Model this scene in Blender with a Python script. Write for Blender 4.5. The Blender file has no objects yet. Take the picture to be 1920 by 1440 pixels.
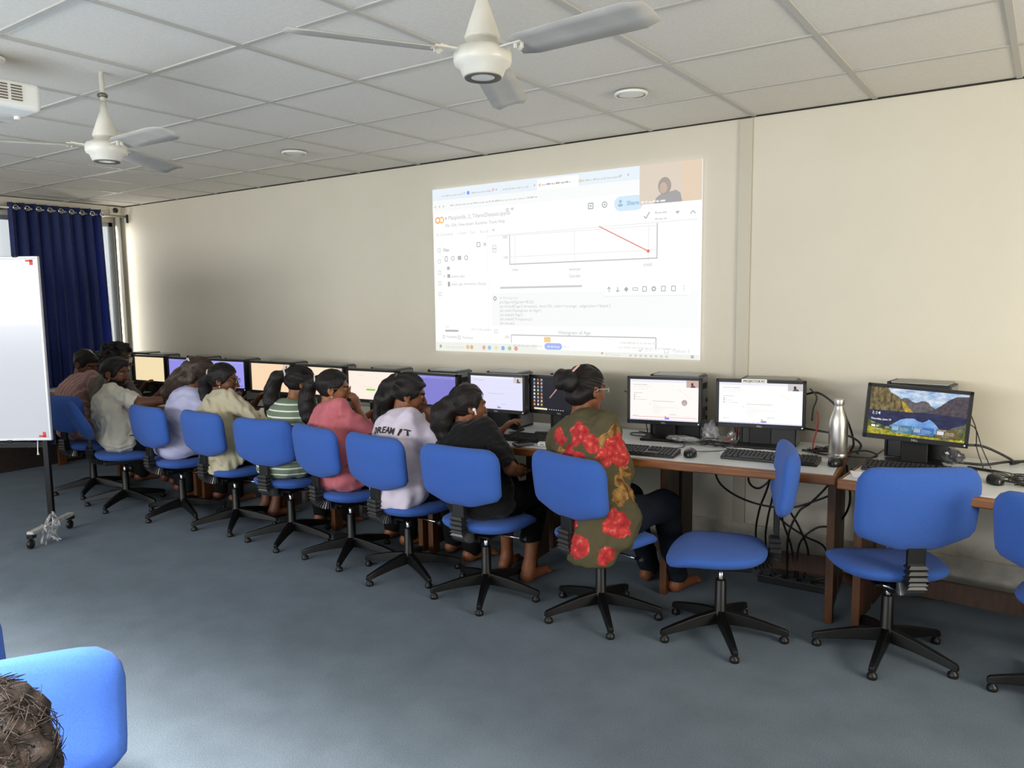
import bpy, bmesh, math, random
import numpy as np
from mathutils import Vector, Matrix, Quaternion
from mathutils.bvhtree import BVHTree
random.seed(7); rng = np.random.default_rng(7)
D2R = math.radians; PI = math.pi
scene = bpy.context.scene
COL = scene.collection

# ------------------------------------------------------------------ camera
cam_data = bpy.data.cameras.new('camera'); cam = bpy.data.objects.new('camera', cam_data); COL.objects.link(cam)
cam_data.sensor_width = 36.0; cam_data.sensor_fit = 'HORIZONTAL'; cam_data.lens = 1450.0 / 1920.0 * 36.0
cam_data.clip_start = 0.05; cam_data.clip_end = 60
_r = Vector((0.82146, 0.57014, -0.01201)).normalized(); _f = Vector((-0.56782, 0.81581, -0.10969)).normalized()
_u = _r.cross(_f).normalized(); _r = _f.cross(_u).normalized()
cam.matrix_world = Matrix(((_r.x, _u.x, -_f.x, 0.7722), (_r.y, _u.y, -_f.y, -4.2927), (_r.z, _u.z, -_f.z, 1.5288), (0, 0, 0, 1)))
scene.camera = cam

# ------------------------------------------------------------------ view, sky, window light
scene.view_settings.view_transform = 'Standard'; scene.view_settings.look = 'None'
scene.view_settings.exposure = 0.1; scene.view_settings.gamma = 1.0; scene.view_settings.use_curve_mapping = False
world = bpy.data.worlds.new('sky'); scene.world = world; world.use_nodes = True
world.node_tree.nodes['Background'].inputs[0].default_value = (0.75, 0.85, 1.0, 1); world.node_tree.nodes['Background'].inputs[1].default_value = 0.6

def area(name, loc, rot, sx, sy, power, color):
    l = bpy.data.lights.new(name, 'AREA'); l.shape = 'RECTANGLE'; l.size = sx; l.size_y = sy; l.energy = power; l.color = color
    o = bpy.data.objects.new(name, l); COL.objects.link(o); o.location = loc; o.rotation_euler = rot; return o
H = 2.488; XL = -7.05; XR = 3.3; YB = -7.2
# daylight through the windows of the right wall and of the wall behind the camera
area('daylight_right', (XR - 0.12, -2.2, 1.50), (0, D2R(90), 0), 1.0, 1.7, 90, (1.0, 0.93, 0.80))
area('daylight_back', (-3.0, YB + 0.14, 1.72), (D2R(90), 0, 0), 6.6, 0.85, 215, (0.97, 0.98, 1.0))
# added lamps out of view at ceiling height, brightening the near floor
for lx, ly in ((-3.6, -4.9), (-2.4, -4.6), (-1.1, -4.4), (0.2, -4.6)):
    area('added_fill_light', (lx, ly, H - 0.02), (0, 0, 0), 0.55, 0.55, 105, (1.0, 0.99, 0.97)).data.spread = D2R(88)
area('daylight_left', (XL + 0.05, -0.085, 1.55), (0, D2R(-90), 0), 1.5, 0.04, 5, (1.0, 0.97, 0.88))

# ------------------------------------------------------------------ materials
def lin(h):
    if isinstance(h, str):
        h = h.lstrip('#'); c = [int(h[i:i+2], 16) / 255 for i in (0, 2, 4)]
        return tuple(x / 12.92 if x <= 0.04045 else ((x + 0.055) / 1.055) ** 2.4 for x in c)
    return tuple(h)
MATS = {}
def mat(name, col, rough=0.6, metal=0.0, spec=0.5, bump=0.0, bscale=200.0, var=0.0, vscale=6.0, sheen=0.0, emit=None, estr=1.0, stretch=None, alpha=1.0, transm=0.0, vcol=None, coat=0.0):
    if name in MATS: return MATS[name]
    m = bpy.data.materials.new(name); m.use_nodes = True; nt = m.node_tree; b = nt.nodes['Principled BSDF']
    c = lin(col)
    b.inputs['Base Color'].default_value = (*c, 1); b.inputs['Roughness'].default_value = rough; b.inputs['Metallic'].default_value = metal
    b.inputs['Specular IOR Level'].default_value = spec; b.inputs['Sheen Weight'].default_value = sheen; b.inputs['Coat Weight'].default_value = coat
    b.inputs['Alpha'].default_value = alpha; b.inputs['Transmission Weight'].default_value = transm
    if emit is not None:
        b.inputs['Emission Color'].default_value = (*lin(emit), 1); b.inputs['Emission Strength'].default_value = estr
    tc = None
    if bump or var:
        tc = nt.nodes.new('ShaderNodeTexCoord'); vec = tc.outputs['Object']
        if stretch:
            mp = nt.nodes.new('ShaderNodeMapping'); mp.inputs['Scale'].default_value = stretch; nt.links.new(vec, mp.inputs[0]); vec = mp.outputs[0]
    if var:
        n = nt.nodes.new('ShaderNodeTexNoise'); n.inputs['Scale'].default_value = vscale; n.inputs['Detail'].default_value = 5; nt.links.new(vec, n.inputs['Vector'])
        mx = nt.nodes.new('ShaderNodeMix'); mx.data_type = 'RGBA'
        c2 = lin(vcol) if vcol else tuple(x * (1 - var) for x in c)
        mx.inputs['A'].default_value = (*c, 1); mx.inputs['B'].default_value = (*c2, 1)
        rp = nt.nodes.new('ShaderNodeMapRange'); rp.inputs['From Min'].default_value = 0.35; rp.inputs['From Max'].default_value = 0.65
        nt.links.new(n.outputs['Fac'], rp.inputs['Value']); nt.links.new(rp.outputs[0], mx.inputs['Factor']); nt.links.new(mx.outputs['Result'], b.inputs['Base Color'])
    if bump:
        n = nt.nodes.new('ShaderNodeTexNoise'); n.inputs['Scale'].default_value = bscale; n.inputs['Detail'].default_value = 4; nt.links.new(vec, n.inputs['Vector'])
        bp = nt.nodes.new('ShaderNodeBump'); bp.inputs['Strength'].default_value = bump; bp.inputs['Distance'].default_value = 0.004
        nt.links.new(n.outputs['Fac'], bp.inputs['Height']); nt.links.new(bp.outputs[0], b.inputs['Normal'])
    MATS[name] = m; return m
def glow(name, col, s=1.0):
    """a lit patch of a display"""
    key = 'glow_' + name
    if key in MATS: return MATS[key]
    return mat(key, '#050505', rough=0.45, spec=0.2, emit=col, estr=s)

# ------------------------------------------------------------------ mesh builder
class MB:
    def __init__(s): s.v = []; s.f = []; s.m = []; s.mats = []
    def mi(s, m):
        if m not in s.mats: s.mats.append(m)
        return s.mats.index(m)
    def add(s, vs, fs, m=None, M=None):
        k = len(s.v)
        for p in vs:
            p = Vector(p); s.v.append(tuple(M @ p) if M is not None else tuple(p))
        i = s.mi(m) if m is not None else 0
        for f in fs: s.f.append(tuple(k + a for a in f)); s.m.append(i)
        return s
    def box(s, c, d, m=None, M=None, R=None):
        x, y, z = (a / 2 for a in d)
        vs = [Vector((sx * x, sy * y, sz * z)) for sx in (-1, 1) for sy in (-1, 1) for sz in (-1, 1)]
        if R is not None: vs = [R @ v for v in vs]
        vs = [v + Vector(c) for v in vs]
        return s.add(vs, [(0, 1, 3, 2), (4, 6, 7, 5), (0, 4, 5, 1), (2, 3, 7, 6), (0, 2, 6, 4), (1, 5, 7, 3)], m, M)
    def quad(s, a, b, c, d, m=None, M=None): return s.add([a, b, c, d], [(0, 1, 2, 3)], m, M)
    def poly(s, pts, m=None, M=None): return s.add(pts, [tuple(range(len(pts)))], m, M)
    def tube(s, path, r, n=8, m=None, M=None, caps=True):
        path = [Vector(p) for p in path]; N = len(path)
        rs = r if isinstance(r, (list, tuple)) else [r] * N
        vs = []; up = None
        for i, p in enumerate(path):
            t = (path[min(i + 1, N - 1)] - path[max(i - 1, 0)])
            t = t.normalized() if t.length > 1e-9 else Vector((0, 0, 1))
            if up is None: up = t.orthogonal().normalized()
            else:
                up = up - t * up.dot(t); up = up.normalized() if up.length > 1e-6 else t.orthogonal().normalized()
            w = t.cross(up)
            for k in range(n):
                a = 2 * PI * k / n; vs.append(p + (up * math.cos(a) + w * math.sin(a)) * rs[i])
        fs = [(i * n + k, i * n + (k + 1) % n, (i + 1) * n + (k + 1) % n, (i + 1) * n + k) for i in range(N - 1) for k in range(n)]
        if caps: fs += [tuple(reversed(range(n))), tuple((N - 1) * n + k for k in range(n))]
        return s.add(vs, fs, m, M)
    def lathe(s, prof, n=24, m=None, M=None, cap=True):
        vs = []; fs = []; N = len(prof)
        for r, z in prof:
            for k in range(n): a = 2 * PI * k / n; vs.append((r * math.cos(a), r * math.sin(a), z))
        for i in range(N - 1):
            for k in range(n): fs.append((i * n + k, i * n + (k + 1) % n, (i + 1) * n + (k + 1) % n, (i + 1) * n + k))
        if cap: fs += [tuple(reversed(range(n))), tuple((N - 1) * n + k for k in range(n))]
        return s.add(vs, fs, m, M)
    def prism(s, pts, h, m=None, M=None):
        """polygon in xy extruded along z from 0 to h"""
        n = len(pts); vs = [(x, y, 0) for x, y in pts] + [(x, y, h) for x, y in pts]
        fs = [tuple(reversed(range(n))), tuple(range(n, 2 * n))] + [(i, (i + 1) % n, n + (i + 1) % n, n + i) for i in range(n)]
        return s.add(vs, fs, m, M)
    def build(s, name, m=None, parent=None, smooth=False, bevel=0.0, seg=2, loc=None, rot=None, subsurf=0):
        me = bpy.data.meshes.new(name); me.from_pydata(s.v, [], s.f)
        mats = s.mats if s.mats else [m]
        for q in mats: me.materials.append(q)
        if len(mats) > 1: me.polygons.foreach_set('material_index', s.m)
        if smooth: me.polygons.foreach_set('use_smooth', [True] * len(me.polygons))
        me.update()
        o = bpy.data.objects.new(name, me); COL.objects.link(o)
        if parent is not None: o.parent = parent
        if loc is not None: o.location = loc
        if rot is not None: o.rotation_euler = rot
        if bevel:
            b = o.modifiers.new('bevel', 'BEVEL'); b.width = bevel; b.segments = seg; b.limit_method = 'ANGLE'; b.angle_limit = D2R(35)
            if smooth is False:
                me.polygons.foreach_set('use_smooth', [True] * len(me.polygons)); b.harden_normals = True
        if subsurf: q = o.modifiers.new('sub', 'SUBSURF'); q.levels = subsurf; q.render_levels = subsurf
        return o
def tag(o, label=None, cat=None, group=None, kind=None):
    if label: o['label'] = label
    if cat: o['category'] = cat
    if group: o['group'] = group
    if kind: o['kind'] = kind
    return o
def thing(name, label, cat, loc=(0, 0, 0), rz=0.0, group=None):
    o = bpy.data.objects.new(name, None); COL.objects.link(o); o.location = loc; o.rotation_euler = (0, 0, rz); o.empty_display_size = 0.1
    return tag(o, label, cat, group)
KIDS = {}
def copy_tree(o, parent=None):
    c = o.copy(); COL.objects.link(c)
    if parent is not None: c.parent = parent
    for ch in [x for x in bpy.data.objects if x.parent == o]: copy_tree(ch, c)
    return c
def struct(o): o['kind'] = 'structure'; return o
def smooth_path(pts, sub=6):
    """Catmull-Rom through points"""
    P = [Vector(p) for p in pts]; P = [P[0] * 2 - P[1]] + P + [P[-1] * 2 - P[-2]]; out = []
    for i in range(1, len(P) - 2):
        for k in range(sub):
            t = k / sub; a, b, c, d = P[i-1], P[i], P[i+1], P[i+2]
            out.append(0.5 * ((2 * b) + (c - a) * t + (2 * a - 5 * b + 4 * c - d) * t * t + (3 * b - a - 3 * c + d) * t ** 3))
    out.append(P[-2]); return out
def text_mesh(txt, size, extrude=0.0, font_bold=0.0, align='LEFT', spacing=1.0):
    cu = bpy.data.curves.new('t', 'FONT'); cu.body = txt; cu.size = size; cu.extrude = extrude; cu.offset = font_bold; cu.align_x = align; cu.space_character = spacing
    cu.resolution_u = 3
    o = bpy.data.objects.new('t', cu); COL.objects.link(o)
    me = bpy.data.meshes.new_from_object(o)
    vs = [tuple(v.co) for v in me.vertices]; fs = [tuple(p.vertices) for p in me.polygons]
    bpy.data.objects.remove(o); bpy.data.curves.remove(cu); bpy.data.meshes.remove(me)
    return vs, fs

# ------------------------------------------------------------------ room
def node_mat_carpet():
    m = mat('blue_grey_carpet', '#74808b', rough=0.95, spec=0.15, bump=0.9, bscale=420, var=0.14, vscale=5.0)
    nt = m.node_tree; b = nt.nodes['Principled BSDF']
    tc = nt.nodes.new('ShaderNodeTexCoord'); mx = nt.nodes.new('ShaderNodeMix'); mx.data_type = 'RGBA'; mx.blend_type = 'MULTIPLY'
    n = nt.nodes.new('ShaderNodeTexNoise'); n.inputs['Scale'].default_value = 260; n.inputs['Detail'].default_value = 3; nt.links.new(tc.outputs['Object'], n.inputs['Vector'])
    cr = nt.nodes.new('ShaderNodeMapRange'); cr.inputs['From Min'].default_value = 0.3; cr.inputs['From Max'].default_value = 0.7; cr.inputs['To Min'].default_value = 0.68; cr.inputs['To Max'].default_value = 1.25
    nt.links.new(n.outputs['Fac'], cr.inputs['Value'])
    old = b.inputs['Base Color'].links[0].from_socket
    mx.inputs['Factor'].default_value = 1.0; nt.links.new(old, mx.inputs['A']); nt.links.new(cr.outputs[0], mx.inputs['B']); nt.links.new(mx.outputs['Result'], b.inputs['Base Color'])
    return m
def wall_mat(name, col, dirt):
    m = mat(name, col, rough=0.55, spec=0.3, bump=0.12, bscale=60, var=0.05, vscale=1.2)
    if dirt:   # scuffed, stained plaster close to the floor
        nt = m.node_tree; b = nt.nodes['Principled BSDF']; tc = nt.nodes.new('ShaderNodeTexCoord'); sp = nt.nodes.new('ShaderNodeSeparateXYZ'); nt.links.new(tc.outputs['Object'], sp.inputs[0])
        n = nt.nodes.new('ShaderNodeTexNoise'); n.inputs['Scale'].default_value = 9; n.inputs['Detail'].default_value = 8; n.inputs['Roughness'].default_value = 0.75; nt.links.new(tc.outputs['Object'], n.inputs['Vector'])
        r1 = nt.nodes.new('ShaderNodeMapRange'); r1.inputs['From Min'].default_value = 0.34; r1.inputs['From Max'].default_value = 0.05; nt.links.new(sp.outputs['Z'], r1.inputs['Value'])
        r2 = nt.nodes.new('ShaderNodeMapRange'); r2.inputs['From Min'].default_value = 0.5; r2.inputs['From Max'].default_value = 0.68; nt.links.new(n.outputs['Fac'], r2.inputs['Value'])
        mu = nt.nodes.new('ShaderNodeMath'); mu.operation = 'MULTIPLY'; nt.links.new(r1.outputs[0], mu.inputs[0]); nt.links.new(r2.outputs[0], mu.inputs[1])
        mx = nt.nodes.new('ShaderNodeMix'); mx.data_type = 'RGBA'; mx.inputs['B'].default_value = (*lin('#5a5044'), 1)
        old = b.inputs['Base Color'].links[0].from_socket
        nt.links.new(mu.outputs[0], mx.inputs['Factor']); nt.links.new(old, mx.inputs['A']); nt.links.new(mx.outputs['Result'], b.inputs['Base Color'])
    return m
M_wall = wall_mat('cream_plaster', '#d3ccbb', True); M_wall2 = wall_mat('cream_plaster_side', '#d2ccba', False)
M_carpet = node_mat_carpet()
M_tile = mat('ceiling_tile', '#ded9cf', rough=0.9, spec=0.2, bump=0.25, bscale=350, var=0.07, vscale=90)
M_tee = mat('ceiling_tee', '#b3b0a8', rough=0.5, spec=0.4)
M_gap = mat('gap_shadow', '#2c2924', rough=0.9)
M_skirt = mat('brown_skirting_wood', '#5b3a22', rough=0.5, var=0.4, vscale=8, stretch=(2, 20, 20))
M_black = mat('black_plastic', '#151516', rough=0.42, spec=0.4, bump=0.05, bscale=300)
M_blackmat = mat('black_metal_paint', '#0c0c0d', rough=0.42, spec=0.35)
M_chrome = mat('chrome', '#d8d8da', rough=0.18, metal=1.0)
M_white = mat('white_plastic', '#e6e5df', rough=0.4)

struct(MB().box(((XL + XR) / 2, YB / 2, -0.05), (XR - XL + 0.4, -YB + 0.4, 0.1)).build('floor', M_carpet))
struct(MB().box(((XL + XR) / 2, 0.06, H / 2), (XR - XL + 0.24, 0.12, H)).build('wall_front', M_wall))
# a wall with an opening for a window: pieces around the hole in one mesh
def holed_wall(name, axis, pos, a0, a1, holes, th=0.14, m=M_wall2):
    mb = MB(); cuts = sorted({a0, a1, *[h[0] for h in holes], *[h[1] for h in holes]})
    for s, e in zip(cuts, cuts[1:]):
        zs = [(0, H)]
        for h in holes:
            if h[0] <= s and e <= h[1]: zs = [(0, h[2]), (h[3], H)]
        for z0, z1 in zs:
            c = (pos, (s + e) / 2, (z0 + z1) / 2) if axis == 'x' else ((s + e) / 2, pos, (z0 + z1) / 2)
            d = (th, e - s, z1 - z0) if axis == 'x' else (e - s, th, z1 - z0)
            mb.box(c, d)
    return struct(mb.build(name, m))
holed_wall('wall_left', 'x', XL - 0.07, YB, 0, [(-1.9, -0.06, 0.85, 2.34)])
holed_wall('wall_right', 'x', XR + 0.07, YB, 0, [(-3.1, -1.3, 0.95, 2.05)])
holed_wall('wall_back', 'y', YB - 0.07, XL, XR, [(-6.4, 0.4, 1.25, 2.2)])
# suspended ceiling: tiles and tee bars
mb = MB()
mb.box(((XL + XR) / 2, YB / 2, H + 0.06), (XR - XL, -YB, 0.08), M_tile)
x = -0.6 * 11
ys = [-0.563 - 0.6 * k for k in range(0, 12) if -0.563 - 0.6 * k > YB]
xs = [0.6 * k for k in range(-11, 6)]
xe = [XL] + xs + [XR]; ye = [-0.006] + ys + [YB]
for i in range(len(xe) - 1):
    for j in range(len(ye) - 1):
        x0, x1, y0, y1 = xe[i] + 0.012, xe[i+1] - 0.012, ye[j+1] + 0.012, ye[j] - (0.012 if j else 0.0)
        if x1 - x0 < 0.02 or y1 - y0 < 0.02: continue
        dz = rng.uniform(0, 0.004)
        mb.box(((x0 + x1) / 2, (y0 + y1) / 2, H + 0.012 + dz), (x1 - x0, y1 - y0, 0.012), M_tile)
for X in xs: mb.box((X, YB / 2, H + 0.006), (0.024, -YB - 0.012, 0.008), M_tee)
for Y in ys: mb.box(((XL + XR) / 2, Y, H + 0.0065), (XR - XL, 0.022, 0.007), M_tee)
mb.box(((XL + XR) / 2, -0.003, H + 0.004), (XR - XL, 0.006, 0.010), M_gap)  # dark strip along the wall edge, the gap's shadow put into its colour
struct(mb.build('ceiling'))
struct(MB().box(((XL + XR) / 2, -0.009, 0.026), (XR - XL, 0.018, 0.052)).build('baseboard_front', M_skirt, bevel=0.003))
# flat plaster-coloured duct running up the front wall, beside a slightly proud wall panel
struct(MB().box((-0.640, -0.006, H / 2 + 0.02), (0.072, 0.012, H - 0.05)).build('trim_1', mat('duct_cream', '#beb7a5', rough=0.5), bevel=0.003))
# plaster ledge low on the wall
struct(MB().box(((XL + XR) / 2, -0.012, 0.155), (XR - XL, 0.024, 0.165)).build('trim_2', mat('white_ledge', '#d0cbbd', rough=0.7, var=0.22, vscale=22, bump=0.4, bscale=40), bevel=0.004))
# left wall: pelmet beam, window behind the curtain, pipe in the corner, dark wood dado
struct(MB().box((XL + 0.05, -2.6, H - 0.045), (0.10, 5.2, 0.09)).build('trim_3', M_wall2))
struct(MB().box((XL + 0.012, -3.5, 0.40), (0.024, 6.9, 0.80)).build('trim_4', mat('dark_wood_dado', '#2a1d16', rough=0.7, var=0.5, vscale=30)))
mb = MB(); MF = mat('aluminium_frame', '#b4b8bb', rough=0.35, metal=0.6)
for y in (-1.88, -1.27, -0.68, -0.08): mb.box((XL - 0.05, y, 1.595), (0.05, 0.045, 1.49))
for z in (0.87, 2.32): mb.box((XL - 0.05, -0.98, z), (0.05, 1.84, 0.045))
w1 = struct(mb.build('window_1', MF, bevel=0.003))
pane = MB().box((XL - 0.05, -0.98, 1.595), (0.006, 1.80, 1.44)).build('window_pane', mat('frosted_daylight', '#cfd6da', rough=0.5, emit='#e8eef0', estr=0.55), w1)
def room_window(name, axis, pos, a0, a1, z0, z1, n):
    mb = MB(); gl = MB()
    def B(m_, a, z, da, dz, th): m_.box((pos, a, z) if axis == 'x' else (a, pos, z), (th, da, dz) if axis == 'x' else (da, th, dz))
    for k in range(n + 1): B(mb, a0 + (a1 - a0) * k / n, (z0 + z1) / 2, 0.05, z1 - z0, 0.06)
    for z in (z0, z1): B(mb, (a0 + a1) / 2, z, a1 - a0, 0.05, 0.06)
    B(gl, (a0 + a1) / 2, (z0 + z1) / 2, a1 - a0 - 0.04, z1 - z0 - 0.04, 0.006)
    w = struct(mb.build(name, MF)); gl.build('window_pane', MATS['frosted_daylight'], w)
room_window('window_2', 'x', XR + 0.05, -3.1, -1.3, 0.95, 2.05, 3)
room_window('window_3', 'y', YB - 0.05, -6.4, 0.4, 1.25, 2.2, 7)
struct(MB().tube([(XL + 0.05, -0.045, 0.8), (XL + 0.05, -0.045, 2.39)], 0.024, 14).build('trim_5', mat('white_pipe', '#dcdad2', rough=0.35), smooth=True))
# ------------------------------------------------------------------ desks
M_lam = mat('white_laminate', '#d3d6d8', rough=0.35, spec=0.45, var=0.06, vscale=5)
M_wood = mat('varnished_brown_wood', '#8a5326', rough=0.38, spec=0.5, var=0.45, vscale=5, stretch=(1.5, 14, 14), bump=0.08, bscale=30)
M_panel = mat('brown_board', '#4b3222', rough=0.5, var=0.35, vscale=6, stretch=(8, 8, 1.2))
M_post = mat('brown_post_wood', '#5c3619', rough=0.45, var=0.4, vscale=5, stretch=(10, 10, 1.5))
DESK_Z = 0.75
def desk(label, x0, x1, front0, front1, depth, legs, group='long computer tables along the wall'):
    """x1 right end; front0/front1 = y of the front edge at x0 / x1"""
    ang = math.atan2(front1 - front0, x1 - x0); L = math.hypot(x1 - x0, front1 - front0)
    t = thing('computer_table', label, 'table', (x1, front1, 0), ang, group)     # local: x from -L to 0, y from 0 (front) to depth
    MB().box((-L / 2, depth / 2 + 0.012, DESK_Z - 0.018), (L - 0.03, depth - 0.024, 0.036)).build('table_top', M_lam, t, bevel=0.003)
    mb = MB(); mb.box((-L / 2, 0.008, DESK_Z - 0.0215), (L, 0.034, 0.041)); mb.box((-0.0075, depth / 2, DESK_Z - 0.0195), (0.015, depth, 0.042)); mb.box((-L + 0.0075, depth / 2, DESK_Z - 0.0195), (0.015, depth, 0.042))
    mb.build('wooden_edge', M_wood, t, bevel=0.008, seg=3)
    for k, lx in enumerate(legs):
        lg = MB().box((lx, 0.245, 0.345), (0.036, 0.07, 0.69)).build('leg', M_post, t, bevel=0.003)
        mb = MB(); mb.box((lx, 0.36, 0.36), (0.03, 0.15, 0.62)); mb.box((lx, 0.60, 0.36), (0.03, 0.22, 0.62))
        mb.build('side_panel', M_panel, t, bevel=0.002)
    MB().box((-L / 2, 0.62, 0.14), (L - 0.1, 0.03, 0.09)).build('stretcher', M_panel, t)
    return t, ang
desk('white topped table with scratched wooden edge, right of the narrow seam', 0.062, 2.3, -0.862, -0.99, 0.80, (-2.20, -1.2, -0.04))
desk('white topped table under the two white monitors and the steel bottle', -2.26, 0.048, -1.07, -0.811, 0.78, (-2.27, -1.60, -0.83, -0.035))
desk('white topped table in front of the middle seated women', -4.62, -2.275, -1.045, -1.065, 0.80, (-2.30, -1.42, -0.82, -0.04))
desk('white topped table at the curtain end of the row', -6.98, -4.635, -1.02, -1.045, 0.80, (-2.30, -1.2, -0.05))

# ------------------------------------------------------------------ chairs
M_blue = mat('blue_woven_fabric', '#3b62b2', rough=0.9, spec=0.2, bump=0.5, bscale=900, var=0.18, vscale=400, sheen=0.08)
def cushion(outline, prof, curve, axis='y', n=44):
    """outline: function(angle)->(u,v); prof: rings (scale, w); curve(u,v)->w offset"""
    mb = MB(); vs = []; fs = []
    rings = [s for s in prof]
    for s, w in rings:
        if s == 0: vs.append((0, 0, w)); continue
        for k in range(n):
            u, v = outline(2 * PI * k / n); vs.append((u * s, v * s, w))
    idx = []; c = 0
    for s, w in rings:
        if s == 0: idx.append([c]); c += 1
        else: idx.append(list(range(c, c + n))); c += n
    for a, b in zip(idx, idx[1:]):
        for k in range(n):
            k2 = (k + 1) % n
            if len(a) == 1: fs.append((a[0], b[k], b[k2]))
            elif len(b) == 1: fs.append((a[k], b[0], a[k2]))
            else: fs.append((a[k], b[k], b[k2], a[k2]))
    out = []
    for u, v, w in vs:
        w2 = w + curve(u, v)
        out.append((u, w2, v) if axis == 'y' else (u, v, w2))
    mb.add(out, fs); return mb
def sgnpow(x, p): return math.copysign(abs(x) ** p, x)
def rounded_loop(corners, n):
    """corners: (x, y, radius) counter-clockwise; n points evenly spaced along the rounded polygon"""
    pts = []; m = len(corners)
    for i in range(m):
        p0, p1, p2 = (Vector(corners[(i + k) % m][:2]) for k in (-1, 0, 1)); r = corners[i][2]
        d0 = (p0 - p1).normalized(); d1 = (p2 - p1).normalized(); h = d0.angle(d1) / 2; t = r / math.tan(h); c = p1 + (d0 + d1).normalized() * r / math.sin(h)
        s, e = p1 + d0 * t - c, p1 + d1 * t - c; a0 = math.atan2(s.y, s.x); da = (math.atan2(e.y, e.x) - a0 + PI) % (2 * PI) - PI
        pts += [c + Vector((math.cos(a0 + da * k / 8), math.sin(a0 + da * k / 8))) * r for k in range(9)]
    L = [0]
    for p, q in zip(pts, pts[1:] + pts[:1]): L.append(L[-1] + (q - p).length)
    out = []
    for k in range(n):
        d = L[-1] * k / n; i = max(q for q in range(len(pts)) if L[q] <= d); q = (d - L[i]) / max(L[i + 1] - L[i], 1e-9); out.append(tuple(pts[i].lerp(pts[(i + 1) % len(pts)], q)))
    return out
BACK_LOOP = rounded_loop([(0.243, 0.142, 0.072), (-0.243, 0.142, 0.072), (-0.236, -0.108, 0.040), (-0.075, -0.158, 0.06), (0.075, -0.158, 0.06), (0.236, -0.108, 0.040)], 44)
def back_outline(a): return BACK_LOOP[int(round(a / (2 * PI) * 44)) % 44]
def seat_outline(a):
    c, s = math.cos(a), math.sin(a)
    u, v = sgnpow(c, 0.55), sgnpow(s, 0.55)
    w = 0.225 - 0.03 * max(0, -v)
    return u * w, v * 0.205 + (0.02 * (1 - abs(u)) if v > 0 else -0.015 * (1 - abs(u)))
RING = [(0, -0.040), (0.35, -0.039), (0.7, -0.034), (0.9, -0.024), (0.975, -0.010), (1.0, 0.004), (0.985, 0.018), (0.92, 0.029), (0.75, 0.038), (0.4, 0.044), (0, 0.045)]
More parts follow.
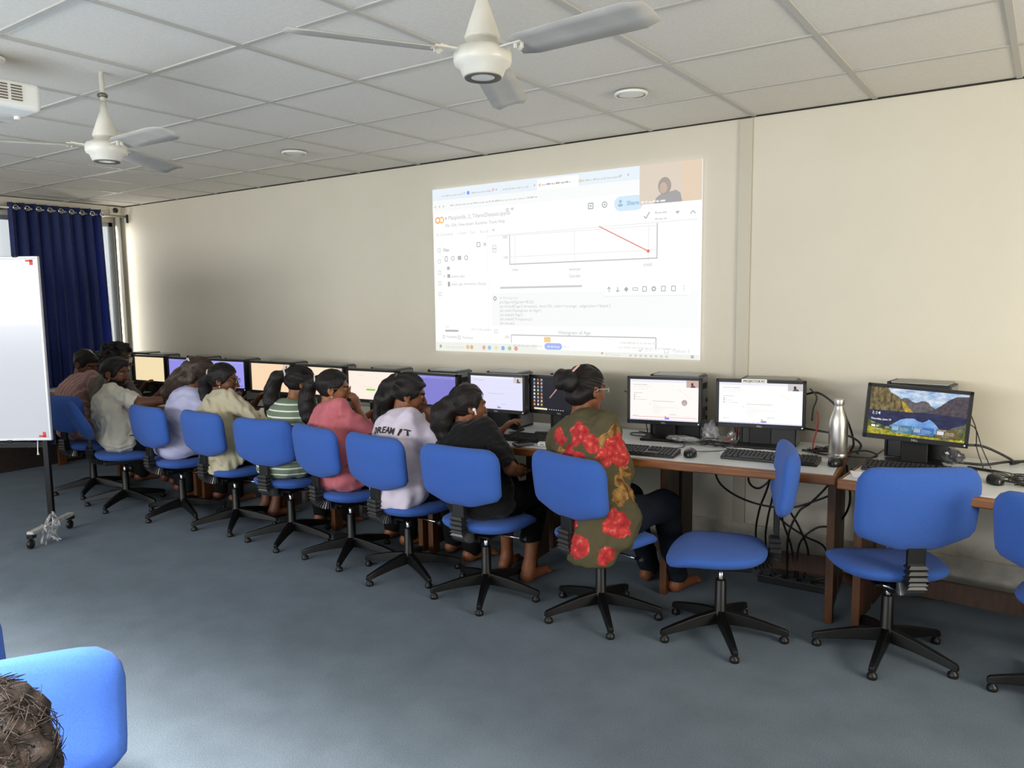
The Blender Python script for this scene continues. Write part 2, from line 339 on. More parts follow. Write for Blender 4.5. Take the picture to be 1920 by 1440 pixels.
def make_chair():
    """local: seat faces +y, hub on the origin"""
    t = thing('swivel_chair', 'chair', 'chair', group='blue swivel chairs')
    SZ = 0.425
    se = cushion(seat_outline, [(s, w * 0.85) for s, w in RING], lambda u, v: 0.02 * (v / 0.2) ** 2 * (v < 0) * 0.6 - 0.035 * max(0, (v - 0.08) / 0.12) ** 2 + 0.10 * u * u, 'z').build('seat', M_blue, t, smooth=True)
    se.location = (0, 0.02, SZ - 0.038)
    bk = cushion(back_outline, RING, lambda u, v: 0.36 * u * u + 0.25 * v * v, 'y').build('backrest', M_blue, t, smooth=True)
    bk.location = (0, -0.235, 0.675); bk.rotation_euler = (D2R(7), 0, 0)
    # bellows covered support: flat strap then concertina sleeve curling under the seat
    mb = MB(); mb.box((0, -0.222, 0.50), (0.070, 0.022, 0.12))
    st = mb.build('back_bracket', M_black, t, bevel=0.004)
    mb = MB(); pts = []
    for k in range(23):
        q = k / 22; a = q * D2R(95)
        if q < 0.25: p = Vector((0, -0.228, 0.47 - q * 0.26))
        else:
            b = (q - 0.25) / 0.75 * D2R(100); p = Vector((0, -0.158 - 0.07 * math.cos(b), 0.405 - 0.055 * math.sin(b)))
        pts.append((p, a))
    tang = lambda i: (pts[min(i + 1, 22)][0] - pts[max(i - 1, 0)][0]).normalized()
    vs = []; fs = []
    for i, (p, a) in enumerate(pts):
        g = 1.0 if i % 2 else 0.74
        T = tang(i); Nn = Vector((1, 0, 0)).cross(T)
        for sx, sn in ((-1, -1), (1, -1), (1, 1), (-1, 1)): vs.append(p + Vector((1, 0, 0)) * sx * 0.040 * g + Nn * sn * 0.026 * g)
    for i in range(22):
        for k in range(4): fs.append((i * 4 + k, i * 4 + (k + 1) % 4, i * 4 + 4 + (k + 1) % 4, i * 4 + 4 + k))
    fs += [(0, 1, 2, 3), (91, 90, 89, 88)]
    mb.add(vs, fs); mb.build('bellows', mat('rubber_bellows', '#1f2022', rough=0.28, spec=0.7), t)
    mb = MB(); mb.box((0, 0.0, SZ - 0.078), (0.22, 0.26, 0.014)); mb.box((0, -0.03, SZ - 0.095), (0.11, 0.20, 0.03))
    mb.build('seat_plate', M_blackmat, t, bevel=0.004)
    lv = MB().tube([(0.03, 0.03, SZ - 0.105), (0.21, 0.04, SZ - 0.108)], 0.006, 8).build('height_lever', M_chrome, t, smooth=True)
    MB().lathe([(0.0, 0), (0.012, 0.002), (0.017, 0.012), (0.017, 0.02), (0.009, 0.026), (0.009, 0.05), (0, 0.05)], 12, M=Matrix.Translation((0.235, 0.041, SZ - 0.108)) @ Matrix.Rotation(-PI / 2, 4, 'Y')).build('lever_knob', M_black, lv, smooth=True)
    # tension springs on the plate
    MB().tube([(-0.09, -0.12, SZ - 0.075), (-0.03, -0.14, SZ - 0.088)], 0.007, 8).build('tilt_bolt', M_chrome, t, smooth=True)
    MB().lathe([(0.0, 0.20), (0.0125, 0.20), (0.0125, SZ - 0.1), (0, SZ - 0.1)], 14).build('gas_lift', M_chrome, t, smooth=True)
    MB().lathe([(0.0, 0.065), (0.034, 0.065), (0.034, 0.11), (0.026, 0.125), (0.024, 0.255), (0.018, 0.262), (0, 0.262)], 18).build('column', M_blackmat, t, smooth=True)
    for k in range(5):
        a = 2 * PI * k / 5 + 0.35; M = Matrix.Rotation(a, 4, 'Z')
        vs = []; fs = []
        for q, (r, hz, w, hh) in enumerate(((0.022, 0.088, 0.022, 0.030), (0.12, 0.078, 0.020, 0.024), (0.22, 0.060, 0.017, 0.018), (0.285, 0.046, 0.015, 0.014), (0.296, 0.042, 0.010, 0.010))):
            for sy, sz in ((-1, -1), (1, -1), (0.72, 1), (-0.72, 1)): vs.append((r, sy * w, hz + sz * hh))
        for i in range(4):
            for c in range(4): fs.append((i * 4 + c, i * 4 + (c + 1) % 4, i * 4 + 4 + (c + 1) % 4, i * 4 + 4 + c))
        fs += [(3, 2, 1, 0), (16, 17, 18, 19)]
        lg = MB().add(vs, fs, None, M).build('leg', M_blackmat, t, bevel=0.004)
        MB().lathe([(0, 0.0), (0.018, 0.0), (0.021, 0.006), (0.019, 0.020), (0.009, 0.026), (0.009, 0.045), (0, 0.045)], 12, M=M @ Matrix.Translation((0.276, 0, 0))).build('glide', M_black, lg, smooth=True)
    return t
CH = make_chair(); CH_used = False
# hub x, hub y, heading (degrees left of the wall direction), spin of the star base, backrest recline, label
CHAIRS = [
 (-5.60, -1.15, 8, 0, 0, 'dark blue chair half hidden by the whiteboard, under the pink shirted man'),
 (-4.98, -1.22, -28, 20, 22, 'blue chair with strongly tilted backrest behind the man in white'),
 (-4.35, -1.145, -4, 40, 0, 'blue chair behind the woman in pale lavender'),
 (-3.77, -1.11, -3, 10, 0, 'blue chair behind the woman in the beige shirt'),
 (-3.19, -1.11, 9, 55, 0, 'blue chair behind the woman in the striped green top'),
 (-2.62, -1.13, -12, 5, 0, 'blue chair seen nearly edge-on behind the woman in pink'),
 (-2.13, -1.16, -7, 33, 0, 'blue chair behind the printed lilac t-shirt'),
 (-1.57, -1.18, 1, 62, 0, 'blue chair behind the woman in the black t-shirt'),
 (-0.95, -1.085, -16, 15, 0, 'blue chair behind the woman in the floral kurta'),
 (-0.39, -0.99, 110, 28, 0, 'empty blue chair turned sideways in front of the projector computer'),
 (0.265, -0.785, 33, 0, 0, 'empty blue chair in front of the monitor with the lake picture'),
 (0.935, -0.87, -20, 44, 0, 'blue chair cut off by the right edge of the picture'),
 (-0.73, -3.80, -120, 12, 0, 'blue chair close to the camera at the lower left'),
 (-1.60, -3.49, 35, 50, 0, 'sliver of a blue chair at the left edge of the picture'),
 (-0.25, -3.96, 72, 30, 0, 'chair under the person whose crown fills the lower left corner')]
CHOBJ = []
for x, y, th, spin, rec, lab in CHAIRS:
    c = CH if not CH_used else copy_tree(CH); CH_used = True
    c.location = (x, y, 0); c.rotation_euler = (0, 0, D2R(th)); c['label'] = lab; CHOBJ.append(c)
bpy.context.view_layer.update()
for (x, y, th, spin, rec, lab), c in zip(CHAIRS, CHOBJ):
    for ch in c.children:
        if ch.name.startswith('leg') or ch.name.startswith('column'): ch.rotation_euler = (0, 0, D2R(spin))
        if rec and ch.name.startswith('backrest'):
            ch.rotation_euler = (D2R(7 + rec), D2R(-14), 0); ch.location = (0.0, -0.285, 0.655)
        if ch.name.startswith('backrest') and abs(x - 0.265) < 0.01: ch.scale = (1.0, 1.0, 1.13); ch.location = (0, -0.235, 0.70)
        if ch.name.startswith('backrest') and abs(x + 0.39) < 0.01: ch.location = (0, -0.275, 0.735)
        if ch.name.startswith('back_bracket') and abs(x + 0.39) < 0.01: ch.location = (0, -0.01, 0.045)

# ------------------------------------------------------------------ ceiling fans
M_fan = mat('fan_cream_enamel', '#d9d5c8', rough=0.35, spec=0.5, var=0.12, vscale=12)
M_blade = mat('shaded_blade_enamel', '#b3afa7', rough=0.4, spec=0.4, var=0.15, vscale=9)  # darker than the motor: shade of the blade undersides put into the colour
def make_fan():
    t = thing('ceiling_fan', 'fan', 'fan', group='ceiling fans')
    MB().tube([(0, 0, 0.04), (0, 0, H - 2.18 + 0.03)], 0.011, 12).build('rod', M_fan, t, smooth=True)
    MB().lathe([(0, 0.06), (0.048, 0.06), (0.050, 0.068), (0.032, 0.12), (0.016, 0.165), (0.013, 0.21), (0, 0.21)], 28).build('canopy', M_fan, t, smooth=True)
    MB().lathe([(0, 0.195), (0.019, 0.195), (0.021, 0.2), (0.021, 0.205), (0.013, 0.212), (0, 0.212)], 20, M=Matrix.Translation((0, 0, 0.03))).build('coupling', mat('dull_steel', '#77756e', rough=0.4, metal=0.7), t, smooth=True)
    MB().lathe([(0, -0.040), (0.048, -0.040), (0.056, -0.036), (0.066, -0.012), (0.078, -0.006), (0.081, 0.004), (0.081, 0.022), (0.076, 0.034), (0.060, 0.041), (0.046, 0.044), (0.044, 0.058), (0, 0.058)], 36).build('motor', M_fan, t, smooth=True)
    MB().lathe([(0.030, -0.0395), (0.050, -0.043), (0.052, -0.040)], 30, cap=False).build('grille_ring', mat('fan_dark_vents', '#58544a', rough=0.6), t, smooth=True)
    for a in (-6, 116, 243):
        M = Matrix.Rotation(D2R(a), 4, 'Z')
        mb = MB(); n = 10; vs = []
        for i in range(n):
            q = i / (n - 1); r = 0.115 + q * 0.42; w = 0.052 + 0.008 * q
            if i == n - 1: w *= 0.72
            if i == 0: w *= 0.75
            for sv in (-1, -0.35, 0.35, 1):
                z = 0.018 - 0.22 * sv * w + 0.006 * (1 - sv * sv) - 0.01 * q
                vs.append((r, sv * w, z))
        fs = [(i * 4 + k, i * 4 + k + 1, i * 4 + 5 + k, i * 4 + 4 + k) for i in range(n - 1) for k in range(3)]
        mb.add(vs, fs, None, M); b = mb.build('blade', M_blade, t, smooth=True)
        so = b.modifiers.new('thick', 'SOLIDIFY'); so.thickness = 0.003
        mb = MB(); mb.box((0.105, 0, 0.024), (0.085, 0.034, 0.004)); mb.tube([(0.07, 0.01, 0.02), (0.13, 0.01, 0.03)], 0.003, 6)
        for dx, dy in ((0.128, 0.01), (0.128, -0.01), (0.142, 0.0)): mb.box((dx, dy, 0.018), (0.007, 0.007, 0.016))
        mb.add([], []); q = MB().add([M @ Vector(v) for v in mb.v], mb.f).build('blade_arm', M_fan, b)
    return t
F1 = make_fan(); F1.location = (-0.56, -2.502, 2.18); F1['label'] = 'ceiling fan nearest the camera, with a large cone canopy'
F2 = copy_tree(F1); F2.location = (-2.56, -2.50, 2.168); F2.rotation_euler = (0, 0, D2R(2)); F2['label'] = 'smaller looking ceiling fan further off at the left'
for c in F2.children:
    if c.name.startswith('rod'): c.scale = (1, 1, (H - 2.168) / (H - 2.18))

# ------------------------------------------------------------------ flush ceiling lights (switched off), projector
for k, (x, y, lab) in enumerate(((-0.912, -0.86, 'round flush ceiling light in front of the projection, unlit'), (-3.305, -0.87, 'round flush ceiling light above the beige and striped shirts, unlit'))):
    t = thing('ceiling_light', lab, 'light', (x, y, H), 0, 'round ceiling lights')
    MB().lathe([(0.068, 0.0), (0.076, 0.0), (0.079, -0.004), (0.076, -0.012), (0.068, -0.012)], 32, cap=False).build('trim_ring', M_white, t, smooth=True)
    MB().lathe([(0, -0.002), (0.069, -0.002), (0.069, -0.008), (0.05, -0.0105), (0, -0.0115)], 32).build('diffuser', mat('milky_diffuser', '#dedcd4', rough=0.5), t, smooth=True)
t = thing('projector', 'white ceiling projector with slotted vents at the left edge of the picture', 'projector', (-2.68, -2.88, 2.33), D2R(-3))
MB().box((0, 0, 0), (0.30, 0.25, 0.105)).build('casing', M_white, t, bevel=0.018, seg=4)
mb = MB(); M_slot = mat('vent_dark', '#6a6154', rough=0.8)
for c in range(3):
    for r_ in range(6): mb.box((0.1515, -0.062 + c * 0.05, 0.032 - r_ * 0.0105), (0.004, 0.038, 0.005))
for c in range(8):
    for r_ in range(6): mb.box((-0.12 + c * 0.035, -0.1265, 0.032 - r_ * 0.0105), (0.026, 0.004, 0.005))
mb.build('vent_slots', M_slot, t)
MB().lathe([(0, 0), (0.034, 0), (0.034, 0.010), (0.028, 0.012), (0, 0.006)], 24, M=Matrix.Translation((-0.04, 0.122, 0)) @ Matrix.Rotation(-PI / 2, 4, 'X')).build('lens', M_black, t, smooth=True)
mb = MB(); mb.tube([(0, 0, 0.05), (0, 0, H - 2.33)], 0.017, 12); mb.lathe([(0, 0), (0.06, 0), (0.06, -0.01), (0, -0.01)], 20, M=Matrix.Translation((0, 0, H - 2.33)))
mb.build('ceiling_mount', M_white, t, smooth=False)
for sx, sy in ((1, -1), (-1, -1), (0, 1)): MB().lathe([(0, 0), (0.012, 0), (0.012, -0.012), (0, -0.012)], 12, M=Matrix.Translation((sx * 0.11, sy * 0.09, -0.052))).build('foot', M_white, t)
tag(MB().tube(smooth_path([(-2.60, -2.99, 2.37), (-2.55, -3.02, 2.42), (-2.66, -3.05, 2.46), (-2.76, -3.0, 2.486)]), 0.005, 8).build('projector_cable', M_white, smooth=True), 'white lead looping from the projector to the ceiling', 'cable')

# ------------------------------------------------------------------ curtain, rod, sensor
def curtain(): 
    t = thing('curtain', 'dark blue eyelet curtain hanging in front of the corner window', 'curtain', (XL + 0.17, 0, 0))
    n = 150; y0, y1 = -1.10, -0.27; zs = [2.435, 2.40, 2.36, 2.2, 1.9, 1.5, 1.1, 0.6, 0.22]
    vs = []; fs = []
    for j, z in enumerate(zs):
        low = (2.435 - z) / 2.2
        for i in range(n + 1):
            q = i / n; ph = q * 8.5 * 2 * PI
            amp = 0.036 + 0.01 * math.sin(q * 9)
            xx = amp * math.sin(ph) + 0.012 * low * math.sin(ph * 2.13 + 1.3) + 0.01 * low * math.sin(ph * 0.5 + j)
            yy = y0 + (y1 - y0 + 0.05 * low) * q + 0.012 * math.sin(ph * 2)
            vs.append((xx, yy, z))
    for j in range(len(zs) - 1):
        for i in range(n): fs.append((j * (n + 1) + i, (j + 1) * (n + 1) + i, (j + 1) * (n + 1) + i + 1, j * (n + 1) + i + 1))
    m = mat('navy_curtain_cloth', '#2e3d74', rough=0.55, spec=0.35, var=0.25, vscale=30, sheen=0.3, bump=0.2, bscale=250)
    nt = m.node_tree; b = nt.nodes['Principled BSDF']; tr = nt.nodes.new('ShaderNodeBsdfTranslucent'); tr.inputs[0].default_value = (*lin('#4a5da4'), 1)
    mx = nt.nodes.new('ShaderNodeMixShader'); mx.inputs[0].default_value = 0.45; out = [q for q in nt.nodes if q.type == 'OUTPUT_MATERIAL'][0]
    nt.links.new(b.outputs[0], mx.inputs[1]); nt.links.new(tr.outputs[0], mx.inputs[2]); nt.links.new(mx.outputs[0], out.inputs[0])
    cl = MB().add(vs, fs).build('cloth', m, t, smooth=True); so = cl.modifiers.new('thick', 'SOLIDIFY'); so.thickness = 0.002
    for k in range(9):
        y = y0 + 0.05 + k * 0.096
        mb = MB(); ring = [(0.02 * math.cos(a * PI / 8), 0.02 * math.sin(a * PI / 8)) for a in range(17)]
        mb.tube([(0.047, y + q[0], 2.388 + q[1]) for q in ring], 0.0048, 6)
        mb.build('eyelet', M_chrome, t, smooth=True)
    tr = thing('curtain_rod', 'pale metal curtain rod carrying the navy curtain', 'rod', (XL + 0.17, 0, 2.388))
    MB().tube([(0, -1.2, 0), (0, -0.03, 0)], 0.011, 12).build('pole', mat('pale_metal', '#b9b6ab', rough=0.35, metal=0.5), tr, smooth=True)
    MB().box((0.012, -0.018, -0.02), (0.02, 0.018, 0.085)).build('end_bracket', M_black, tr, bevel=0.003)
    MB().box((-0.085, -1.1, 0), (0.17, 0.02, 0.02)).build('wall_bracket', M_black, tr)
    MB().lathe([(0, 0), (0.028, 0.006), (0.034, 0.03), (0.026, 0.055), (0, 0.065)], 16, M=Matrix.Translation((0, -1.2, 0)) @ Matrix.Rotation(PI / 2, 4, 'X')).build('finial', M_black, tr, smooth=True)
curtain()
t = thing('wall_sensor', 'small round dark sensor on a cream plate above the curtain corner', 'sensor', (XL + 0.112, -0.10, 2.448))
MB().box((0, 0, 0), (0.02, 0.11, 0.075)).build('plate', M_wall2, t, bevel=0.003)
MB().lathe([(0, 0), (0.026, 0), (0.026, 0.008), (0.018, 0.014), (0, 0.016)], 20, M=Matrix.Translation((0.009, 0.0, 0)) @ Matrix.Rotation(PI / 2, 4, 'Y')).build('dome', mat('dark_glass_dome', '#1b1d2a', rough=0.2), t, smooth=True)

# ------------------------------------------------------------------ whiteboard on castors
def whiteboard():
    d = Vector((0.8215, 0.5701, 0)).normalized(); rz = math.atan2(d.y, d.x)
    t = thing('whiteboard', 'mobile whiteboard with red corner marks standing at the left edge', 'whiteboard', (-4.525, -1.94, 0), rz)
    # local: x to the right along the board, -y towards the viewer; right end at x=0.02
    W = 1.8; z0, z1 = 0.665, 1.822; th = D2R(0)
    mb = MB(); mb.box((0.02 - W / 2, -0.03, (z0 + z1) / 2), (W, 0.018, z1 - z0)); mb.build('panel', mat('whiteboard_surface', '#c4c5cc', rough=0.22, spec=0.5, coat=0.3), t, bevel=0.004)
    mb = MB(); MFa = mat('board_frame', '#d4d6da', rough=0.35, metal=0.3)
    for z in (z0, z1): mb.box((0.02 - W / 2, -0.03, z), (W + 0.02, 0.026, 0.018))
    for x in (0.025, 0.015 - W): mb.box((x, -0.03, (z0 + z1) / 2), (0.018, 0.026, z1 - z0 + 0.018))
    mb.build('frame', MFa, t, bevel=0.006)
    Mr = mat('red_tape', '#cf3a30', rough=0.5)
    for z, s in ((z1 - 0.03, 1), (z0 + 0.03, -1)):
        mb = MB(); mb.box((-0.010, -0.0405, z), (0.018, 0.003, 0.035)); mb.box((-0.022, -0.0405, z + s * 0.01), (0.045, 0.003, 0.012)); mb.build('corner_mark', Mr, t)
    for x, z in ((-0.12, z1 + 0.01), (-0.25, z0 - 0.012)):
        mb = MB(); mb.lathe([(0, 0), (0.010, 0), (0.010, 0.024), (0.006, 0.034), (0, 0.034)], 12, M=Matrix.Translation((x, -0.04, z)) @ Matrix.Rotation(PI / 2, 4, 'Y')); mb.build('tray_clip', M_black, t, smooth=True)
    # faint rubbed marker writing
    mb = MB(); Mg = mat('faint_marker', '#c4c6cf', rough=0.4)
    rr = random.Random(3)
    for row, z in enumerate((1.60, 1.585, 1.49, 1.46, 1.40, 1.385)):
        x = -0.45
        while x < -0.20 - 0.04 * (row % 3):
            w = rr.uniform(0.01, 0.03); mb.box((x, -0.0397, z + rr.uniform(-.004, .004)), (w, 0.001, rr.uniform(0.002, 0.005))); x += w + 0.008
    mb.build('marker_writing', Mg, t)
    for x in (-0.035, -W + 0.06):
        MB().box((x, 0.01, 0.88), (0.035, 0.03, 1.6)).build('post', M_blackmat, t, bevel=0.003)
        ft = MB().box((x, 0.0, 0.098), (0.042, 0.46, 0.022)).build('foot', mat('worn_grey_foot', '#b9b6b2', rough=0.5, var=0.4, vscale=25), t, bevel=0.003)
        for y in (-0.215, 0.215):
            MB().box((x, y, 0.078), (0.04, 0.045, 0.03)).build('castor_fork', M_black, ft, bevel=0.004)
            MB().lathe([(0, -0.012), (0.026, -0.012), (0.030, -0.006), (0.030, 0.006), (0.026, 0.012), (0, 0.012)], 20, M=Matrix.Translation((x + 0.0, y - 0.012, 0.030)) @ Matrix.Rotation(PI / 2, 4, 'Y')).build('castor', M_black, ft, smooth=True)
    MB().box((-W / 2, 0.01, 0.62), (W - 0.1, 0.025, 0.03)).build('cross_bar', M_blackmat, t)
    MB().tube([(-0.075, -0.01, 0.66), (-0.074, -0.02, 0.58), (-0.072, -0.02, 0.56)], [0.003, 0.003, 0.008], 8).build('pull_tag', M_white, t, smooth=True)
whiteboard()
# torn clear wrap tied to the whiteboard foot
mb = MB(); rr = random.Random(5)
Mw = mat('crumpled_clear_film', '#d6d8da', rough=0.15, spec=0.6, transm=0.55)
for k in range(16):
    a = rr.uniform(0, 6.28); x = -4.485 + rr.uniform(-.02, .02); y = -1.995 + rr.uniform(-.02, .02)
    p = [(x, y, rr.uniform(.10, .20)), (x + rr.uniform(-.03, .05), y + rr.uniform(-.05, .03), .10), (x + rr.uniform(-.03, .09), y + rr.uniform(-.09, .02), rr.uniform(0.0, .03) + 0.004)]
    sp = smooth_path(p, 4); w = [rr.uniform(.003, .010) for _ in sp]
    for i in range(len(sp) - 1):
        o1 = Vector((math.cos(a + i), math.sin(a + i), 0)) * w[i]; o2 = Vector((math.cos(a + i + 1), math.sin(a + i + 1), 0)) * w[i + 1]
        mb.quad(sp[i] - o1, sp[i] + o1, sp[i + 1] + o2, sp[i + 1] - o2)
o = tag(mb.build('plastic_wrap', Mw), 'torn clear plastic wrap dangling from the whiteboard foot', 'wrap')
o.modifiers.new('thick', 'SOLIDIFY').thickness = 0.0006
# ------------------------------------------------------------------ things shown on displays
class Display:
    """drawing on a flat display of W x Hh metres centred on the origin in the xz plane, facing -y; units: 160 wide, 90 high, origin top left"""
    def __init__(s, W, Hh, un=160.0, vn=90.0): s.W = W; s.H = Hh; s.un = un; s.vn = vn; s.parts = {}; s.n = 0
    def p(s, u, v, lay): return ((u / s.un - 0.5) * s.W, -0.00035 * lay - 0.0004, (0.5 - v / s.vn) * s.H)
    def mb(s, part): return s.parts.setdefault(part, MB())
    def rect(s, part, u0, v0, u1, v1, m, lay=1): s.mb(part).quad(s.p(u0, v0, lay), s.p(u0, v1, lay), s.p(u1, v1, lay), s.p(u1, v0, lay), m)
    def poly(s, part, pts, m, lay=1): s.mb(part).poly([s.p(u, v, lay) for u, v in pts], m)
    def line(s, part, a, b, w, m, lay=2):
        d = Vector((b[0] - a[0], b[1] - a[1])); L = d.length; n = Vector((-d.y, d.x)) / L * w / 2
        s.mb(part).quad(*[s.p(*q, lay) for q in ((a[0] + n.x, a[1] + n.y), (b[0] + n.x, b[1] + n.y), (b[0] - n.x, b[1] - n.y), (a[0] - n.x, a[1] - n.y))], m)
    def frame(s, part, u0, v0, u1, v1, w, m, lay=2):
        for a, b in (((u0, v0), (u1, v0)), ((u0, v1), (u1, v1)), ((u0, v0), (u0, v1)), ((u1, v0), (u1, v1))): s.line(part, a, b, w, m, lay)
    def disc(s, part, u, v, r, m, lay=2, r2=None, n=20): s.poly(part, [(u + r * math.cos(-k * 2 * PI / n), v + (r2 or r) * math.sin(-k * 2 * PI / n)) for k in range(n)], m, lay)
    def ring(s, part, u, v, r, w, m, lay=2, n=20):
        for k in range(n):
            a, b = 2 * PI * k / n, 2 * PI * (k + 1) / n; s.line(part, (u + r * math.cos(a), v + r * math.sin(a)), (u + r * math.cos(b), v + r * math.sin(b)), w, m, lay)
    def pill(s, part, u0, v0, u1, v1, m, lay=2):
        r = (v1 - v0) / 2; c = []
        for k in range(9): a = PI / 2 + PI * k / 8; c.append((u0 + r + r * math.cos(a), v0 + r - r * math.sin(a)))
        for k in range(9): a = -PI / 2 + PI * k / 8; c.append((u1 - r + r * math.cos(a), v0 + r - r * math.sin(a)))
        s.poly(part, c, m, lay)
    def text(s, part, txt, u, v, size, m, lay=3, bold=0.0, align='LEFT', sp=1.0):
        """v is the base line; size the letter height in display units"""
        k = s.H / s.vn; vs, fs = text_mesh(txt, size * k * 1.38, font_bold=bold * k, align=align, spacing=sp)
        o = s.p(u, v, lay); s.mb(part).add([(o[0] + x, o[1], o[2] + y) for x, y, z in vs], fs, m)
    def scribble(s, part, u, v, L, m, h=1.0, lay=3, seed=1):
        """a row of small writing too small to read"""
        r = random.Random(seed); x = u
        while x < u + L:
            w = min(r.uniform(0.5, 2.6), u + L - x)
            if w > 0.15: s.rect(part, x, v - h * r.uniform(0.55, 1.0), x + w, v, m, lay)
            x += w + r.uniform(0.25, 0.7)
    def build(s, parent, skip=()):
        for name, mb in s.parts.items():
            o = mb.build(name, None, parent)
G = lambda n, c, st=1.0: glow(n, c, st)

# ------------------------------------------------------------------ the projected picture
pr = thing('projected_image', 'large bright projection of a code notebook with a line chart on the front wall', 'projection', (-1.876, -0.016, 1.731))
W_, H_ = 1.99, 1.137
MB().box((0, 0.004, 0), (W_, 0.006, H_)).build('picture_area', G('page', '#f7f8f6'), pr)
d = Display(W_, H_)
g1, g2, g3, g4 = G('ink', '#b3b5b4'), G('ink_soft', '#cdcfce'), G('ink_faint', '#e2e3e1'), G('ink_dark', '#a6a8a9')
# browser strip
d.rect('browser_bar', 0, 0, 129, 6.2, G('tab_strip', '#e3ebf3')); d.rect('browser_bar', 0, 6.2, 160, 12.2, G('address_row', '#f1f3f2'))
d.rect('browser_bar', 71, 1.0, 95.5, 6.4, G('tab_active', '#fbfbf8'), 2)
for u, L, sd in ((7, 15, 1), (28, 15, 2), (49, 17, 3), (97, 22, 5)): d.scribble('browser_bar', u, 4.4, L, g2, 0.9, seed=sd)
d.scribble('browser_bar', 74, 4.2, 17, g1, 1.0, seed=4)
d.disc('browser_bar', 25.8, 3.7, 1.0, G('tab_blue', '#7c9df2'), 3); d.disc('browser_bar', 43.0, 3.4, 0.7, G('tab_pink', '#e8b9c0'), 3); d.disc('browser_bar', 72.6, 3.8, 0.8, G('tab_amber', '#e9cf95'), 3); d.disc('browser_bar', 96.6, 4.0, 0.8, G('tab_amber', '#e9cf95'), 3)
for u in (23, 45, 69.4, 93.4, 119, 123): d.line('browser_bar', (u - .4, 3.2), (u + .4, 4.0), 0.3, g1); d.line('browser_bar', (u - .4, 4.0), (u + .4, 3.2), 0.3, g1)
d.scribble('browser_bar', 13, 9.9, 58, g2, 0.9, seed=6)
for u in (2, 5, 8): d.disc('browser_bar', u, 9.6, 0.6, g2, 3)
# notebook header
d.ring('page_header', 3.6, 17.0, 1.5, 0.75, G('logo_orange', '#eda457'), 3); d.ring('page_header', 6.4, 17.0, 1.5, 0.75, G('logo_amber', '#efb862'), 4)
d.text('page_header', 'Matplotlib_2_TitanicDataset.ipynb', 11.2, 17.2, 2.2, g1); d.disc('page_header', 9.6, 16.3, 0.8, g2, 3)
d.ring('page_header', 52.0, 14.6, 0.7, 0.4, g1, 3); d.disc('page_header', 55.2, 14.4, 1.0, g2, 3, 0.7)
for u, w in ((9, 'File'), (13.6, 'Edit'), (18.4, 'View'), (23.8, 'Insert'), (30.4, 'Runtime'), (39.6, 'Tools'), (45.8, 'Help')): d.text('page_header', w, u, 21.0, 1.7, g1)
d.text('page_header', 'Commands', 5.0, 25.6, 1.5, g2); d.ring('page_header', 3.4, 25.0, .6, .3, g2, 3)
for u, w in ((17.3, '+ Code'), (24.6, '+ Text'), (33.4, 'Run all')): d.text('page_header', w, u, 25.6, 1.5, g2)
d.poly('page_header', [(41.8, 24.2), (43.4, 24.2), (42.6, 25.2)], g1, 3)
d.frame('page_header', 101.2, 15.2, 103.8, 17.8, 0.5, g4); d.disc('page_header', 102.5, 16.5, .5, g4, 3)
d.ring('page_header', 110.2, 16.4, 1.3, 0.5, g4); d.disc('page_header', 110.2, 16.4, .45, g4, 3)
d.pill('page_header', 115.5, 13.2, 131, 20.2, G('share_pill', '#cfe3f3'), 2); d.text('page_header', 'Share', 122.3, 17.6, 2.0, G('share_ink', '#9dbcd2'), bold=0.1)
d.disc('page_header', 118.9, 15.6, .8, G('share_ink', '#9dbcd2'), 3); d.disc('page_header', 118.9, 17.4, 1.4, G('share_ink', '#9dbcd2'), 3, .7)
d.line('page_header', (131.3, 23.4), (132.4, 24.4), .5, g4); d.line('page_header', (132.4, 24.4), (134.2, 21.6), .5, g4)
d.scribble('page_header', 137, 22.6, 6, g2, 1.0, seed=8); d.scribble('page_header', 137, 25.4, 6, g2, 1.0, seed=9)
d.poly('page_header', [(147.2, 22.2), (149.4, 22.2), (148.3, 23.4)], g4, 3); d.line('page_header', (154.6, 23.8), (155.8, 22.4), .4, g4); d.line('page_header', (155.8, 22.4), (157.0, 23.8), .4, g4)
d.line('page_header', (38, 27.6), (158, 26.4), 0.35, g3)
# file panel
d.text('file_panel', 'Files', 7.2, 34.4, 1.7, g1, bold=.06)
d.frame('file_panel', 31.2, 30.6, 33.4, 32.8, .4, g4); d.line('file_panel', (35.8, 30.8), (37.6, 32.6), .35, g4); d.line('file_panel', (37.6, 30.8), (35.8, 32.6), .35, g4)
for k_, v in enumerate((33.6, 39.8, 46.0, 52.0, 58.0)): d.frame('sidebar_icon.%03d' % k_, 3.2, v - 1.0, 5.0, v + .9, .4, g2)
d.frame('file_panel', 8.4, 37.2, 10.0, 39.8, .4, g4); d.ring('file_panel', 14.0, 38.4, 1.1, .4, g1); d.rect('file_panel', 17.6, 37.2, 20.0, 39.4, g1); d.ring('file_panel', 23.6, 38.4, 1.1, .5, g1)
d.rect('file_panel', 9.6, 42.8, 11.6, 44.6, g1); d.rect('file_panel', 9.8, 47.0, 11.8, 49.0, g4); d.text('file_panel', 'sample_data', 12.6, 48.9, 1.4, g1); d.poly('file_panel', [(7.3, 47.4), (7.3, 48.6), (8.1, 48.0)], g4, 3)
d.rect('file_panel', 10.0, 51.2, 11.6, 53.8, g4); d.text('file_panel', 'titanic_age_distribution_file.png', 12.6, 53.2, 1.35, g1)
d.text('file_panel', 'Disk', 7.4, 82.0 - 5.2, 1.1, g2); d.rect('file_panel', 7.4, 78.0, 17.0, 79.1, g1); d.text('file_panel', '70.71 GB available', 26.2, 78.2, 1.35, g2)
